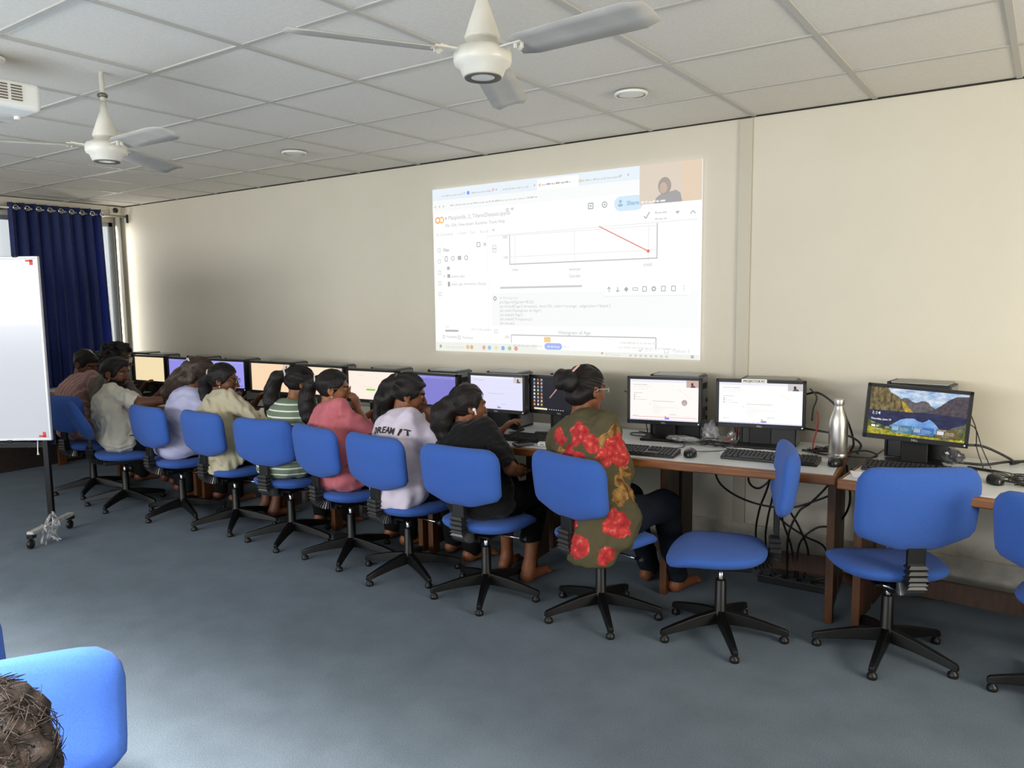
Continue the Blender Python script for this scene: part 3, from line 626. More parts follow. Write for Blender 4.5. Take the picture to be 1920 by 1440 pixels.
d.text('file_panel', 'Variables', 8.2, 82.6, 1.5, g1); d.ring('file_panel', 6.2, 82.0, .8, .3, g1); d.text('file_panel', 'Terminal', 19.8, 82.9, 1.5, g1); d.frame('file_panel', 16.6, 81.4, 18.4, 83.0, .3, g1)
d.line('file_panel', (38.5, 28), (38.5, 84), 0.15, g3)
# chart
d.line('line_chart', (53.2, 27.6), (53.2, 43.2), .45, g1); d.line('line_chart', (53.2, 43.0), (138.2, 43.0), .5, g1); d.line('line_chart', (138.2, 26.9), (138.2, 43.2), .5, g1)
for u in (56.6, 93.2, 133.8): d.line('line_chart', (u, 27.6), (u, 44.2), .35, g3)
d.line('line_chart', (53.2, 39.2), (138.2, 39.2), .35, g3); d.line('line_chart', (48, 28.0), (138.2, 28.0), .35, g3)
d.text('line_chart', '200', 48.6, 29.4, 1.5, g1); d.text('line_chart', '100', 48.9, 40.0, 1.5, g1)
d.text('line_chart', 'man', 54.8, 46.5, 1.6, g1); d.text('line_chart', 'woman', 90.0, 47.4, 1.6, g1); d.text('line_chart', 'child', 131.2, 46.6, 1.7, g1); d.text('line_chart', 'Gender', 90.0, 50.8, 1.6, g1)
d.line('line_chart', (107.2, 26.6), (133.7, 39.6), .55, G('chart_red', '#dd8f84'), 4); d.disc('line_chart', 133.7, 39.6, .8, G('chart_dot', '#e07868'), 5)
d.frame('line_chart', 42.0, 32.6, 44.2, 36.2, .4, g2); d.line('line_chart', (42.2, 34.4), (44.0, 34.4), .4, g1)
d.line('line_chart', (46.6, 55.2), (97.5, 55.2), 1.0, G('scroll_grey', '#c6c8c6'), 3)
# cell tools
d.rect('cell_tools', 110.4, 54.2, 155, 60.4, G('tool_card', '#fbfbf8'), 2); d.line('cell_tools', (110.4, 60.4), (154, 60.4), .35, g3, 3)
for k, u in enumerate((112.8, 117.5, 122.2, 127.0, 131.9, 136.7, 141.6, 146.7, 151.8)):
    if k in (0, 1): d.line('cell_tools', (u, 56), (u, 58.4), .4, g4, 4); s_ = 56 if k == 0 else 58.4; q = .9 if k == 0 else -.9; d.line('cell_tools', (u, s_), (u - .9, s_ + q), .4, g4, 4); d.line('cell_tools', (u, s_), (u + .9, s_ + q), .4, g4, 4)
    elif k == 2: d.poly('cell_tools', [(u - 1.2, 57.2), (u, 58.5), (u + 1.2, 57.2), (u, 55.9)], g4, 4)
    elif k == 3: d.frame('cell_tools', u - 1.3, 56.6, u + 1.3, 57.8, .4, g1, 4)
    elif k == 5: d.ring('cell_tools', u, 57.2, .9, .7, g4, 4)
    elif k == 8:
        for v in (56.2, 57.2, 58.2): d.disc('cell_tools', u, v, .25, g1, 4)
    else: d.frame('cell_tools', u - .95, 56.1, u + .95, 58.3, .4, g4, 4)
# code cell
d.rect('code_cell', 40.6, 58.0, 158.8, 76.0 - 0.6, G('cell_grey', '#f0f1f1'), 1); d.ring('code_cell', 43.0, 60.8, .9, .6, g4)
for k, (w, L) in enumerate((('# Histogram', 0), ('plt.figure(figsize=(8,5))', 0), ("plt.hist(df['age'].dropna(), bins=20, color='orange', edgecolor='black')", 0), ("plt.title('Histogram of Age')", 0), ("plt.xlabel('Age')", 0), ("plt.ylabel('Frequency')", 0), ('plt.show()', 0))):
    d.text('code_cell', w, 46.2, 61.2 + 2.25 * k, 1.5, g1 if k else g2, sp=1.12)
# second chart, call controls
d.frame('histogram_output', 42.4, 77.6, 44.4, 79.4, .35, g2); d.text('histogram_output', 'Histogram of Age', 83.4, 79.3, 1.9, g1)
d.line('histogram_output', (53.6, 80.2), (138.0, 80.2), .5, g1); d.line('histogram_output', (53.6, 80.2), (53.6, 84.4), .4, g1); d.line('histogram_output', (138, 80.2), (138, 86.0), .5, g1); d.text('histogram_output', '200', 49.2, 82.0, 1.4, g1)
d.rect('histogram_output', 74.6, 80.9, 78.6, 83.6, G('bar_amber', '#edc98d'), 3)
d.pill('histogram_output', 74.8, 84.0, 85.6, 87.4, G('button_blue', '#a3b5f0'), 4); d.scribble('histogram_output', 76.6, 86.2, 7.4, G('button_ink', '#dfe5fb'), .9, 5, seed=11)
d.scribble('histogram_output', 55.0, 86.2, 18, g2, .8, seed=12); d.scribble('histogram_output', 87, 86.0, 2.8, g3, .9, seed=13)
d.scribble('histogram_output', 119, 83.4, 20, g3, 1.2, seed=14); d.scribble('histogram_output', 118, 85.6, 30, g3, .9, seed=15)
# taskbar (last strip)
d.rect('taskbar', 0, 85.6 - .6, 70, 90, G('taskbar', '#e9ebe3'), 2); d.rect('taskbar', 70, 87.6, 160, 90, G('taskbar', '#e9ebe3'), 2)
d.rect('taskbar', 3.0, 86.6, 4.6, 88.2, g4, 4); d.text('taskbar', 'Type here to search', 7.6, 88.2, 1.2, g2, 4)
for u, c in ((23.6, '#d9c48c'), (26.4, '#d8b58a'), (35, '#e0b0a0'), (38.8, '#9fbfe6'), (43.4, '#dfe3b4'), (48, '#8fabec'), (52.4, '#a9c9a4'), (56.6, '#e59c86')): d.disc('taskbar', u, 87.4, 1.2, G('app' + c[1:], c), 4)
d.disc('taskbar', 109, 88.3, .6, G('weather_red', '#e2a0a0'), 4); d.text('taskbar', '38°C Cloudy', 110.6, 89.4, 1.1, g2, 4)
for k in range(8): d.rect('taskbar', 124 + k * 2.7, 88.4, 125.4 + k * 2.7, 89.5, g2, 4)
d.scribble('taskbar', 148, 88.8, 4, g3, .7, seed=16); d.rect('taskbar', 155.6, 87.9, 157.2, 89.3, g1, 4)
d.line('taskbar', (129, 86.2), (129.8, 86.9), .3, g4, 4); d.line('taskbar', (129.8, 86.9), (131, 85.4), .3, g4, 4); d.text('taskbar', '(2.1)', 132.2, 86.7, 1.4, g2, 4); d.text('taskbar', 'Python 3', 146.6, 86.9, 1.7, g2, 4); d.frame('taskbar', 142.4, 85.4, 144.4, 87.2, .35, g2, 4)
# video inset: a person in dark clothing before a beige wall
d.rect('video_inset', 129, 0, 160, 18.0, G('inset_wall', '#d9ccbd'), 5); d.rect('video_inset', 150, 0, 160, 18.0, G('inset_wall_warm', '#dfcab4'), 6)
d.poly('video_inset', [(136.5, 18), (137.6, 15.4), (140.4, 13.6), (144.4, 13.2), (147.4, 12.6), (149.6, 14.0), (150.6, 18)], G('inset_coat', '#a3a1a2'), 7)
d.disc('video_inset', 141.8, 10.4, 3.3, G('inset_hair', '#a59b92'), 7, 4.0); d.disc('video_inset', 141.2, 11.2, 1.9, G('inset_face', '#c4b0a0'), 8, 2.5)
d.scribble('video_inset', 129.8, 17.4, 13, G('inset_caption', '#efe9e2'), 1.1, 9, seed=17)
d.build(pr)

# ------------------------------------------------------------------ computers
M_bez = mat('monitor_bezel', '#18181b', rough=0.38, spec=0.5)
M_tow = mat('tower_black', '#1a1b1d', rough=0.45); M_towtop = mat('tower_grey_top', '#8f8f8a', rough=0.42, metal=0.35); M_vent = mat('vent_mesh', '#85888b', rough=0.45, metal=0.5)
M_logo = mat('brand_silver', '#b9bcc0', rough=0.3, metal=0.6)
def monitor(label, x, y, ztop, rz, w, h, draw, screen='#f6f4f1', stand='column', tilt=0.0, lift=0.0, roll=0.0):
    t = thing('monitor', label, 'monitor', (x, y, DESK_Z), rz, 'black monitors along the tables')
    zc = ztop - DESK_Z - h / 2
    hold = MB().box((0, 0.022, 0), (w, 0.040, h)).build('casing', M_bez, t, bevel=0.006)
    hold.location = (0, 0, zc); hold.rotation_euler = (tilt, roll, 0)
    bz = 0.016
    mb = MB()
    for c, dd in (((0, -0.001, h / 2 - bz / 2), (w, 0.012, bz)), ((0, -0.001, -h / 2 + 0.011), (w, 0.012, 0.022)), ((-w / 2 + bz / 2, -0.001, 0), (bz, 0.012, h)), ((w / 2 - bz / 2, -0.001, 0), (bz, 0.012, h))): mb.box(c, dd)
    mb.build('bezel', M_bez, hold, bevel=0.002)
    sw, sh = w - 2 * bz, h - bz - 0.022
    dsp = Display(sw, sh)
    dsp.rect('screen', 0, 0, 160, 90, G('scr' + screen[1:], screen), 0)
    draw(dsp)
    for name, m_ in dsp.parts.items():
        o = m_.build(name, None, hold); o.location = (0, 0.001, 0.003)
    vs, fs = text_mesh('DELL', 0.0125, extrude=0.0004, font_bold=0.0002, align='CENTER')
    MB().add([(a, -0.0078 - c, b - h / 2 + 0.006) for a, b, c in vs], fs).build('brand_lettering', M_logo, hold)
    MB().box((w / 2 - 0.014, -0.0075, -h / 2 + 0.011), (0.006, 0.002, 0.006)).build('power_light', G('led', '#dfe9ff', 1.0), hold)
    zb = zc - h / 2
    if stand == 'column':
        MB().box((0, 0.055, (zc + 0.0) / 2 + 0.005), (0.11, 0.035, zc)).build('stand_neck', M_black, t, bevel=0.006)
        MB().box((0, 0.03, 0.007), (0.235, 0.19, 0.014)).build('stand_base', M_black, t, bevel=0.006)
    else:
        MB().box((0, 0.06, zc / 2), (0.055, 0.03, zc)).build('stand_neck', M_black, t, bevel=0.006)
        mb = MB()
        for s in (-1, 1): mb.box((s * 0.075, 0.005, 0.008), (0.17, 0.035, 0.014), R=Matrix.Rotation(s * D2R(-28), 3, 'Z'))
        mb.box((0, 0.05, 0.008), (0.08, 0.05, 0.016)); mb.build('stand_base', M_black, t, bevel=0.004)
    return t
def tower(label, x, y, ztop, rz, L=0.33, Wd=0.17, silver=False):
    """long side along the wall, rear grille on the right"""
    h = ztop - DESK_Z; t = thing('desktop_computer', label, 'computer', (x, y, DESK_Z), rz, 'black desktop computers behind the monitors')
    MB().box((0, 0, h / 2 - 0.004), (L, Wd, h - 0.008)).build('case', M_tow, t, bevel=0.006)
    MB().box((-0.004, 0, h - 0.004), (L - 0.016, Wd - 0.012, 0.010)).build('top_cover', M_towtop, t, bevel=0.003)
    mb = MB(); mb.box((L / 2 + 0.001, 0, h / 2), (0.004, Wd - 0.03, h - 0.03), M_vent)
    for k in range(9): mb.box((L / 2 + 0.004, -Wd * 0.12, h * 0.30 + k * h * 0.022), (0.004, Wd * 0.5, h * 0.010), M_black)
    for k in range(5): mb.box((L / 2 + 0.004, -Wd * 0.2 + k * Wd * 0.1, h * 0.82), (0.005, Wd * 0.06, h * 0.09), M_black)
    for k in range(3): mb.box((L / 2 + 0.004, Wd * 0.28, h * (0.3 + 0.14 * k)), (0.006, Wd * 0.12, h * 0.06), M_black)
    mb.build('rear_panel', None, t)
    mb = MB(); mb.box((-L / 2 - 0.006, 0, h / 2), (0.014, Wd, h)); mb.build('front_panel', M_black, t, bevel=0.005)
    return t
gI, gS = G('ui_ink', '#b9b7b8'), G('ui_soft', '#dcdad9')
def inset(d, wall='#c9c4c6', u0=132, v1=15.5, coat='#5a5050', hair='#3c3030'):
    d.rect('video_inset', u0, 0.3, 159.7, v1, G('iw' + wall[1:], wall), 4); m = (u0 + 160) / 2
    d.poly('video_inset', [(m - 5, v1), (m - 3, v1 - 4), (m + 3, v1 - 4.6), (m + 6, v1 - 3), (m + 7, v1)], G('ic' + coat[1:], coat), 5); d.disc('video_inset', m - .6, v1 - 7.2, 2.6, G('ih' + hair[1:], hair), 6, 3.4)
def notebook(tint=False, toast=False, wall='#c9c4c6', red=False):
    def f(d):
        d.rect('page_layout', 0, 0, 132, 6, G('nb_tabs', '#e7e7f2'), 1)
        d.scribble('page_layout', 8, 4.6, 70, gS, 1.2, seed=1); d.scribble('page_layout', 8, 12.5, 34, gI, 1.6, seed=2); d.scribble('page_layout', 8, 16.6, 40, gS, 1.3, seed=3); d.scribble('page_layout', 5, 21.5, 36, gS, 1.3, seed=7)
        d.scribble('page_layout', 9, 31, 20, gI, 1.6, seed=5)
        for v, L in ((36.4, 3), (40.6, 12), (45.4, 26)): d.rect('page_layout', 9, v - 2, 11, v, G('ui_dark', '#6d6c70'), 3); d.scribble('page_layout', 13, v, L, gI, 1.2, seed=int(v))
        d.frame('page_layout', 57, 21, 142, 38, .4, G('ui_faint', '#ebe9e8'), 2); d.line('page_layout', (113, 21), (138, 36), .5, G('ui_pale_red', '#ecc4bd'), 3)
        d.line('page_layout', (54, 47.5), (104, 47.5), 1.0, gI, 3)
        for k, L in enumerate((10, 18, 62, 26, 16, 22, 12)): d.scribble('page_layout', 54, 55 + 3.2 * k, L, gS, 1.2, seed=20 + k)
        d.disc('page_layout', 48, 53.6, 1.0, gI, 3); d.scribble('page_layout', 93, 76.5, 16, gI, 1.6, seed=31)
        d.line('page_layout', (57, 79), (140, 79), .4, gS); d.scribble('page_layout', 8, 81, 12, gI, 1.5, seed=32)
        d.rect('page_layout', 82.5, 79.8, 86.4, 82.6, G('ui_amber', '#e8ad55'), 4); d.pill('page_layout', 82, 83.2, 93.4, 87.0, G('ui_violet', '#8d86ea'), 4)
        d.rect('page_layout', 0, 87.4, 160, 90, G('ui_bar', '#f1e8e2' if not tint else '#dcdcf4'), 3)
        for k in range(9): d.rect('page_layout', 4 + 9 * k, 88.1, 6.4 + 9 * k, 89.5, G('ui_bar_ink', '#d9b9a6' if not tint else '#b8b8e0'), 4)
        if toast:
            d.disc('call_badge', 128, 49, 6.6, G('badge', '#b3a3a6'), 4); d.rect('call_badge', 124.5, 50.6, 131.6, 51.6, G('badge_ink', '#e8dfe0'), 5)
        if red: d.line('page_layout', (5, 82.6), (156, 82.6), 1.1, G('ui_red', '#e9a3a6'), 3)
        inset(d, wall)
    return f
def plain(d): d.scribble('page_layout', 20, 14, 8, gS, 1.2, seed=3); d.scribble('page_layout', 128, 12, 22, gS, 1.2, seed=4)
def violet(bar=True):
    def f(d):
        iv = G('violet_ink', '#b4b2ee'); d.rect('page_layout', 0, 0, 160, 9, G('violet_bar', '#8b8ad8'), 1)
        d.scribble('page_layout', 8, 6, 44, iv, 1.6, seed=3)
        for k in range(3): d.rect('page_layout', 146, 2 + 3 * k, 149, 3.2 + 3 * k, iv, 3)
        d.rect('page_layout', 110, 16, 113, 17.4, iv, 2); d.rect('page_layout', 96, 83, 118, 84.6, iv, 2)
        if bar: d.rect('page_layout', 3, 80.5, 34, 86.5, G('white_toast', '#f2f0f5'), 3)
    return f
def violet_panel(d):
    d.rect('page_layout', 0, 0, 160, 7, G('violet_bar2', '#a4a2ea'), 1); d.rect('page_layout', 60, 20, 116, 66, G('panel_pale', '#e9dfe2'), 2); d.disc('page_layout', 106, 30, 6, G('panel_warm', '#e2b9a6'), 3); d.scribble('page_layout', 112, 84, 40, G('violet_deep', '#6a68b8'), 3, seed=4)
def peach(green=False, ins=True):
    def f(d):
        s = G('peach_ink', '#e2c3a4')
        for k, (u, v, L) in enumerate(((30, 14, 26), (96, 20, 10), (14, 40, 6), (52, 50, 40), (60, 56, 36), (56, 62, 30), (12, 80, 10), (84, 84, 16))): d.scribble('page_layout', u, v, L, s, 1.1, seed=k)
        if green: d.rect('page_layout', 62, 56, 92, 61, G('toast_green', '#6fd44a'), 3)
        else: d.rect('page_layout', 83, 82, 92, 86, G('toast_violet', '#8f86da'), 3)
        if ins: inset(d, '#d2bfae')
    return f
def desktop(d):
    d.rect('desktop_icons', 0, 84.2, 160, 90, G('dark_bar', '#1d1d22'), 1); d.rect('desktop_icons', 6, 84.4, 44, 89.2, G('search_cream', '#ece0c4'), 2)
    cols = ['#9fb0b8', '#d8503c', '#a8acb8', '#68a6c4', '#d8b878', '#b8a898', '#c8ccd0', '#a89890', '#c0a0a0', '#d8dce0', '#c8c098', '#4a90c8', '#d8d8d8', '#b8c060', '#e07840', '#d0d4d8', '#a8b0b8', '#c89080', '#d89888', '#b0b0b0', '#d8c8a8', '#e0a848', '#d0d8e8', '#d8a838']
    for k in range(24):
        u, v = 4.5 + 10.5 * (k % 3), 3.5 + 9.9 * (k // 3); d.rect('desktop_icons', u, v, u + 5.2, v + 5.2, G('icon' + cols[k][1:], cols[k]), 2); d.scribble('desktop_icons', u - 1, v + 7.6, 7, G('icon_text', '#8a8a90'), 1.1, seed=k)
    for k in range(7): d.rect('desktop_icons', 49 + 6.5 * k, 85.8, 52 + 6.5 * k, 88.2, G('bar_icon', '#b8bcc4'), 2)
def noise_glow(name, a, b, scale, stretch=(1, 1, 1), mid=0.5):
    key = 'glow_' + name
    if key in MATS: return MATS[key]
    m = mat(key, '#050505', rough=0.45, spec=0.2, emit=a); nt = m.node_tree; p = nt.nodes['Principled BSDF']
    tc = nt.nodes.new('ShaderNodeTexCoord'); mp = nt.nodes.new('ShaderNodeMapping'); mp.inputs['Scale'].default_value = stretch; n = nt.nodes.new('ShaderNodeTexNoise'); n.inputs['Scale'].default_value = scale; n.inputs['Detail'].default_value = 6; n.inputs['Roughness'].default_value = 0.7
    r = nt.nodes.new('ShaderNodeValToRGB'); r.color_ramp.elements[0].color = (*lin(a), 1); r.color_ramp.elements[1].color = (*lin(b), 1); r.color_ramp.elements[0].position = mid - 0.14; r.color_ramp.elements[1].position = mid + 0.14
    nt.links.new(tc.outputs['Object'], mp.inputs[0]); nt.links.new(mp.outputs[0], n.inputs['Vector']); nt.links.new(n.outputs['Fac'], r.inputs[0]); nt.links.new(r.outputs[0], p.inputs['Emission Color']); return m
def lake(d):
    P = 'lake_picture'
    d.rect(P, 0, 0, 160, 50, noise_glow('lk_sky', '#5f93c8', '#dfe6ea', 14, (1, 1, 3)), 1)
    d.poly(P, [(46, 42), (46, 22), (56, 17), (63, 17), (70, 22), (76, 24), (84, 20), (90, 19), (97, 22), (101, 28), (108, 31), (114, 37), (114, 44)][::-1], noise_glow('lk_far', '#4d4a52', '#6f6a6c', 60), 2)
    d.poly(P, [(0, 0), (28, 0), (33, 8), (46, 15), (56, 23), (64, 33), (72, 42), (78, 46), (60, 50), (0, 50)][::-1], noise_glow('lk_left', '#3a3224', '#8d7d55', 70, (1, 1, .5)), 3)
    d.poly(P, [(52, 22), (58, 26), (66, 35), (75, 44), (62, 46), (56, 36)][::-1], noise_glow('lk_gold', '#8a7430', '#c8a83a', 60), 4)
    d.poly(P, [(160, 4), (140, 6), (128, 14), (116, 26), (104, 35), (88, 41), (78, 46), (90, 52), (160, 56)][::-1], noise_glow('lk_right', '#3b3640', '#5c5358', 60), 4)
    d.poly(P, [(0, 44), (72, 43), (90, 41), (160, 44), (160, 90), (0, 90)][::-1], noise_glow('lk_dark', '#20243e', '#33375a', 20, (1, 1, 3)), 5)
    d.poly(P, [(36, 72), (44, 66), (54, 58), (64, 55), (76, 54), (82, 58), (90, 60), (97, 56), (100, 53), (106, 56), (113, 63), (118, 70), (119, 80), (100, 86), (60, 86)][::-1], noise_glow('lk_blue', '#4d7fc4', '#8db4e4', 10, (1, 1, 2)), 6)
    d.poly(P, [(0, 62), (8, 66), (30, 74), (60, 74), (98, 78), (118, 80), (134, 72), (148, 62), (160, 54), (160, 90), (0, 90)][::-1], noise_glow('lk_shore', '#2f3a22', '#6d7436', 70), 7)
    d.poly(P, [(0, 76), (26, 80), (60, 84), (100, 86), (160, 86), (160, 90), (0, 90)][::-1], noise_glow('lk_grass', '#4f6a1e', '#c8b43a', 90), 8)
    d.poly(P, [(118, 84), (124, 74), (140, 64), (158, 56), (160, 66), (150, 78), (134, 90), (118, 90)][::-1], noise_glow('lk_rock', '#3a3c38', '#7d7c62', 60), 8)
    w = G('lock_white', '#f2f3f5'); w2 = G('lock_soft', '#c9ccd2')
    d.text('lock_text', '1:14', 4.6, 52.5, 6.4, w, 12, bold=0.05); d.text('lock_text', 'Thursday, June 19', 4.2, 62.5, 3.5, w, 12, bold=0.10)
    d.text('lock_text', 'Weather', 4.6, 68.8, 1.5, w, 12); d.disc('lock_text', 7.6, 74.2, 1.9, w, 12); d.disc('lock_text', 10.4, 74.6, 2.2, w, 13); d.rect('lock_text', 6.4, 74.4, 12.6, 76.4, w, 12); d.text('lock_text', '30°', 13.8, 76.2, 3.2, w, 12, bold=.08)
    d.scribble('lock_text', 14, 80.6, 12, w2, 1.0, 12, seed=3); d.scribble('lock_text', 30, 75, 6, w2, 1.2, 12, seed=5); d.scribble('lock_text', 30, 77.4, 6, w2, 1.2, 12, seed=6)
    for u, c in ((40, '#4a7a94'), (76, '#3f6fae'), (114, '#6a5a2e')):
        d.rect('lock_cards', u, 69, u + 34, 84, noise_glow('card' + c[1:], c, c, 3), 10); d.scribble('lock_cards', u + 1.5, 71.4, 14, w2, 1.2, 12, seed=int(u)); d.rect('lock_cards', u + 1.2, 72.6, u + 12, 79.6, G('thumb%d' % u, '#d8d4dc' if u > 100 else '#9ab0c0'), 12)
        for k in range(3): d.scribble('lock_cards', u + 14, 75 + 2.3 * k, 14 + 2 * (k % 2), w2, 1.0, 12, seed=int(u) + k)
        d.scribble('lock_cards', u + 9, 82.6, 12, w2, .9, 12, seed=int(u) + 9)
    d.rect('lock_text', 154, 85.6, 156, 87.4, w, 14)

# (label, x, y, ztop, rz, w, h, draw, screen colour, stand)
MON = [
 ('dark monitor almost hidden by the curly haired man in glasses', -6.15, -0.70, 1.10, 0.0, 0.40, 0.265, lambda d: None, '#16161c', 'column'),
 ('monitor with a plain cream screen right of the bearded man\'s face', -5.45, -0.70, 1.092, 0.05, 0.44, 0.237, plain, '#ecd9ae', 'column'),
 ('monitor with a violet screen half covered by the long brown hair', -4.955, -0.70, 1.09, 0.0, 0.44, 0.237, violet(False), '#8f8be0', 'column'),
 ('monitor with a violet screen and pale panel behind the woman in beige', -4.395, -0.70, 1.095, 0.08, 0.44, 0.237, violet_panel, '#9a97ec', 'column'),
 ('monitor with a peach screen left of the striped top\'s ponytail', -3.865, -0.70, 1.096, 0.04, 0.45, 0.237, peach(), '#f4d5b1', 'column'),
 ('monitor with a peach screen behind the heads of striped and pink women', -3.31, -0.70, 1.092, 0.02, 0.42, 0.228, peach(), '#f8e2c6', 'column'),
 ('monitor with a pinkish white screen showing a small green bar', -2.845, -0.70, 1.084, 0.06, 0.43, 0.222, peach(True, False), '#fbe9dd', 'column'),
 ('monitor with a violet screen and a white box between lilac and black t-shirts', -2.315, -0.70, 1.082, 0.0, 0.385, 0.217, violet(True), '#7f7ccb', 'column'),
 ('monitor with a pale lavender notebook page right of the earbud wearer', -1.868, -0.66, 1.095, 0.05, 0.395, 0.230, notebook(True), '#dcdcf6', 'column'),
 ('monitor with a dark desktop and columns of small icons', -1.485, -0.58, 1.092, -0.06, 0.42, 0.224, desktop, '#24242c', 'spread'),
 ('monitor with a pinkish white page and a grey round badge', -0.935, -0.395, 1.097, 0.20, 0.405, 0.262, notebook(False, True, '#c9a9a0', True), '#fbf3ef', 'column'),
 ('monitor with the taped paper strip reading PROJECTOR PC', -0.432, -0.335, 1.100, 0.20, 0.442, 0.250, notebook(False, False, '#c9c4c6'), '#fbfbf8', 'column'),
 ('monitor with a lake and mountain picture, tilted slightly', 0.300, -0.42, 1.112, 0.22, 0.425, 0.252, lake, '#33375a', 'column')]
MONO = []
for k, (lab, x, y, zt, rz, w, h, dr, sc, st) in enumerate(MON):
    o = monitor(lab, x, y, zt, rz, w, h, dr, sc, st, roll=D2R(4.0) if k == 12 else 0.0, tilt=D2R(-4) if k == 12 else 0.0); MONO.append(o)
# paper strip taped on the projector computer's monitor
hold = [c for c in MONO[11].children if c.name.startswith('casing')][0]
ps = MB().box((-0.03, -0.0085, 0.118), (0.125, 0.0015, 0.022)).build('paper_strip', mat('paper', '#e6e4e2', rough=0.8), hold)
vs, fs = text_mesh('PROJECTOR PC', 0.0155, font_bold=0.0003, align='CENTER')
MB().add([(a - 0.03, -0.0095 - c, b + 0.1125) for a, b, c in vs], fs).build('strip_lettering', mat('black_ink', '#1b1b1d', rough=0.8), hold)

TOW = [
 ('desktop computer at the curtain end, half hidden by the curly haired man', -5.884, -0.47, 1.095, 0.20), ('desktop computer behind the cream and violet screens', -5.601, -0.47, 1.089, 0.21),
 ('desktop computer behind the violet screen and the brown haired woman', -5.011, -0.47, 1.090, 0.22), ('desktop computer behind the violet screen with the pale panel', -4.495, -0.47, 1.089, 0.22),
 ('desktop computer behind the peach screen left of the striped woman', -3.922, -0.48, 1.086, 0.22), ('desktop computer above the heads of the striped and pink women', -3.397, -0.49, 1.083, 0.22),
 ('desktop computer left of the half-up hair, behind the green bar screen', -2.853, -0.49, 1.082, 0.22), ('desktop computer behind the violet screen with white box', -2.365, -0.47, 1.086, 0.22),
 ('desktop computer behind the lavender notebook page', -1.932, -0.42, 1.091, 0.22), ('desktop computer behind the dark desktop screen, beside the hair bun', -1.501, -0.36, 1.093, 0.24),
 ('desktop computer behind the monitor with the grey badge', -0.917, -0.215, 1.101, 0.27), ('grey topped desktop computer behind the PROJECTOR PC monitor', -0.411, -0.20, 1.100, 0.27), ('grey topped desktop computer behind the lake picture', 0.292, -0.17, 1.114, 0.26)]
for k, (lab, x, y, zt, L_) in enumerate(TOW): tower(lab, x, y, zt, 0.125 if k in (9, 10, 11) else (-0.10 if k == 12 else 0.03), L=L_, Wd=0.17 if k < 10 else 0.165)

# ------------------------------------------------------------------ keyboards, mice
M_key = mat('key_black', '#232325', rough=0.5); M_kbody = mat('keyboard_body', '#161617', rough=0.45); M_keyshine = mat('key_shine', '#3a3a38', rough=0.35)
kb_first = None
def keyboard(label, x, y, rz):
    global kb_first
    if kb_first is None:
        t = thing('keyboard', label, 'keyboard', (x, y, DESK_Z), rz, 'black keyboards on the tables')
        mb = MB(); mb.prism([(-0.0725, 0.0), (0.0725, 0.0), (0.0725, 0.022), (0.05, 0.023), (-0.0725, 0.012)], 0.44, M=Matrix(((0, 0, 1, -0.22), (1, 0, 0, 0), (0, 1, 0, 0.001), (0, 0, 0, 1))))
        mb.build('body', M_kbody, t, bevel=0.003)
        mb = MB()
        for r_ in range(6):
            yy = -0.058 + r_ * 0.0215 + (0.006 if r_ == 5 else 0); zz = 0.0155 + (yy + 0.0725) * 0.075
            blocks = ((-0.212, 15, 0.0188), (0.080, 3, 0.0188), (0.140, 4, 0.0188))
            for bi, (x0, n, pw) in enumerate(blocks):
                if r_ == 0 and bi == 0:
                    xs_ = [(-0.205, .022), (-0.178, .022), (-0.151, .022), (-0.075, .115), (0.0, .022), (0.027, .022), (0.054, .022)]
                    for cx, w in xs_: mb.box((cx, yy, zz), (w, 0.0165, 0.008))
                    continue
                if bi == 1 and r_ in (1, 2): continue
                for k in range(n): mb.box((x0 + k * pw, yy, zz), (0.0155, 0.0165, 0.008))
        mb.build('keys', M_key, t, bevel=0.0015, seg=1); kb_first = t; return t
    c = copy_tree(kb_first); c.location = (x, y, DESK_Z); c.rotation_euler = (0, 0, rz); c['label'] = label; return c
KB = [('keyboard in front of the grey badge monitor, right of the floral kurta', -0.92, -0.79, 0.13), ('keyboard in front of the PROJECTOR PC monitor, behind the blue chair back', -0.29, -0.62, 0.10), ('keyboard below the lake picture, behind the empty blue chair', 0.33, -0.55, 0.02),
 ('keyboard behind the grey phone and white adapter', -1.47, -0.765, 0.12), ('keyboard behind the shoulder of the black t-shirt', -1.98, -0.78, 0.05), ('keyboard between the lilac and black t-shirts', -2.32, -0.86, 0.02), ('keyboard right of the pink top\'s elbow', -2.90, -0.90, 0.0), ('keyboard at the beige sleeve', -3.78, -0.84, 0.03), ('keyboard right of the woman in lavender', -4.45, -0.83, 0.0), ('keyboard under the bearded man\'s hands', -5.0, -0.83, 0.0)]
for lab, x, y, rz in KB: keyboard(lab, x, y, rz)
ms_first = None
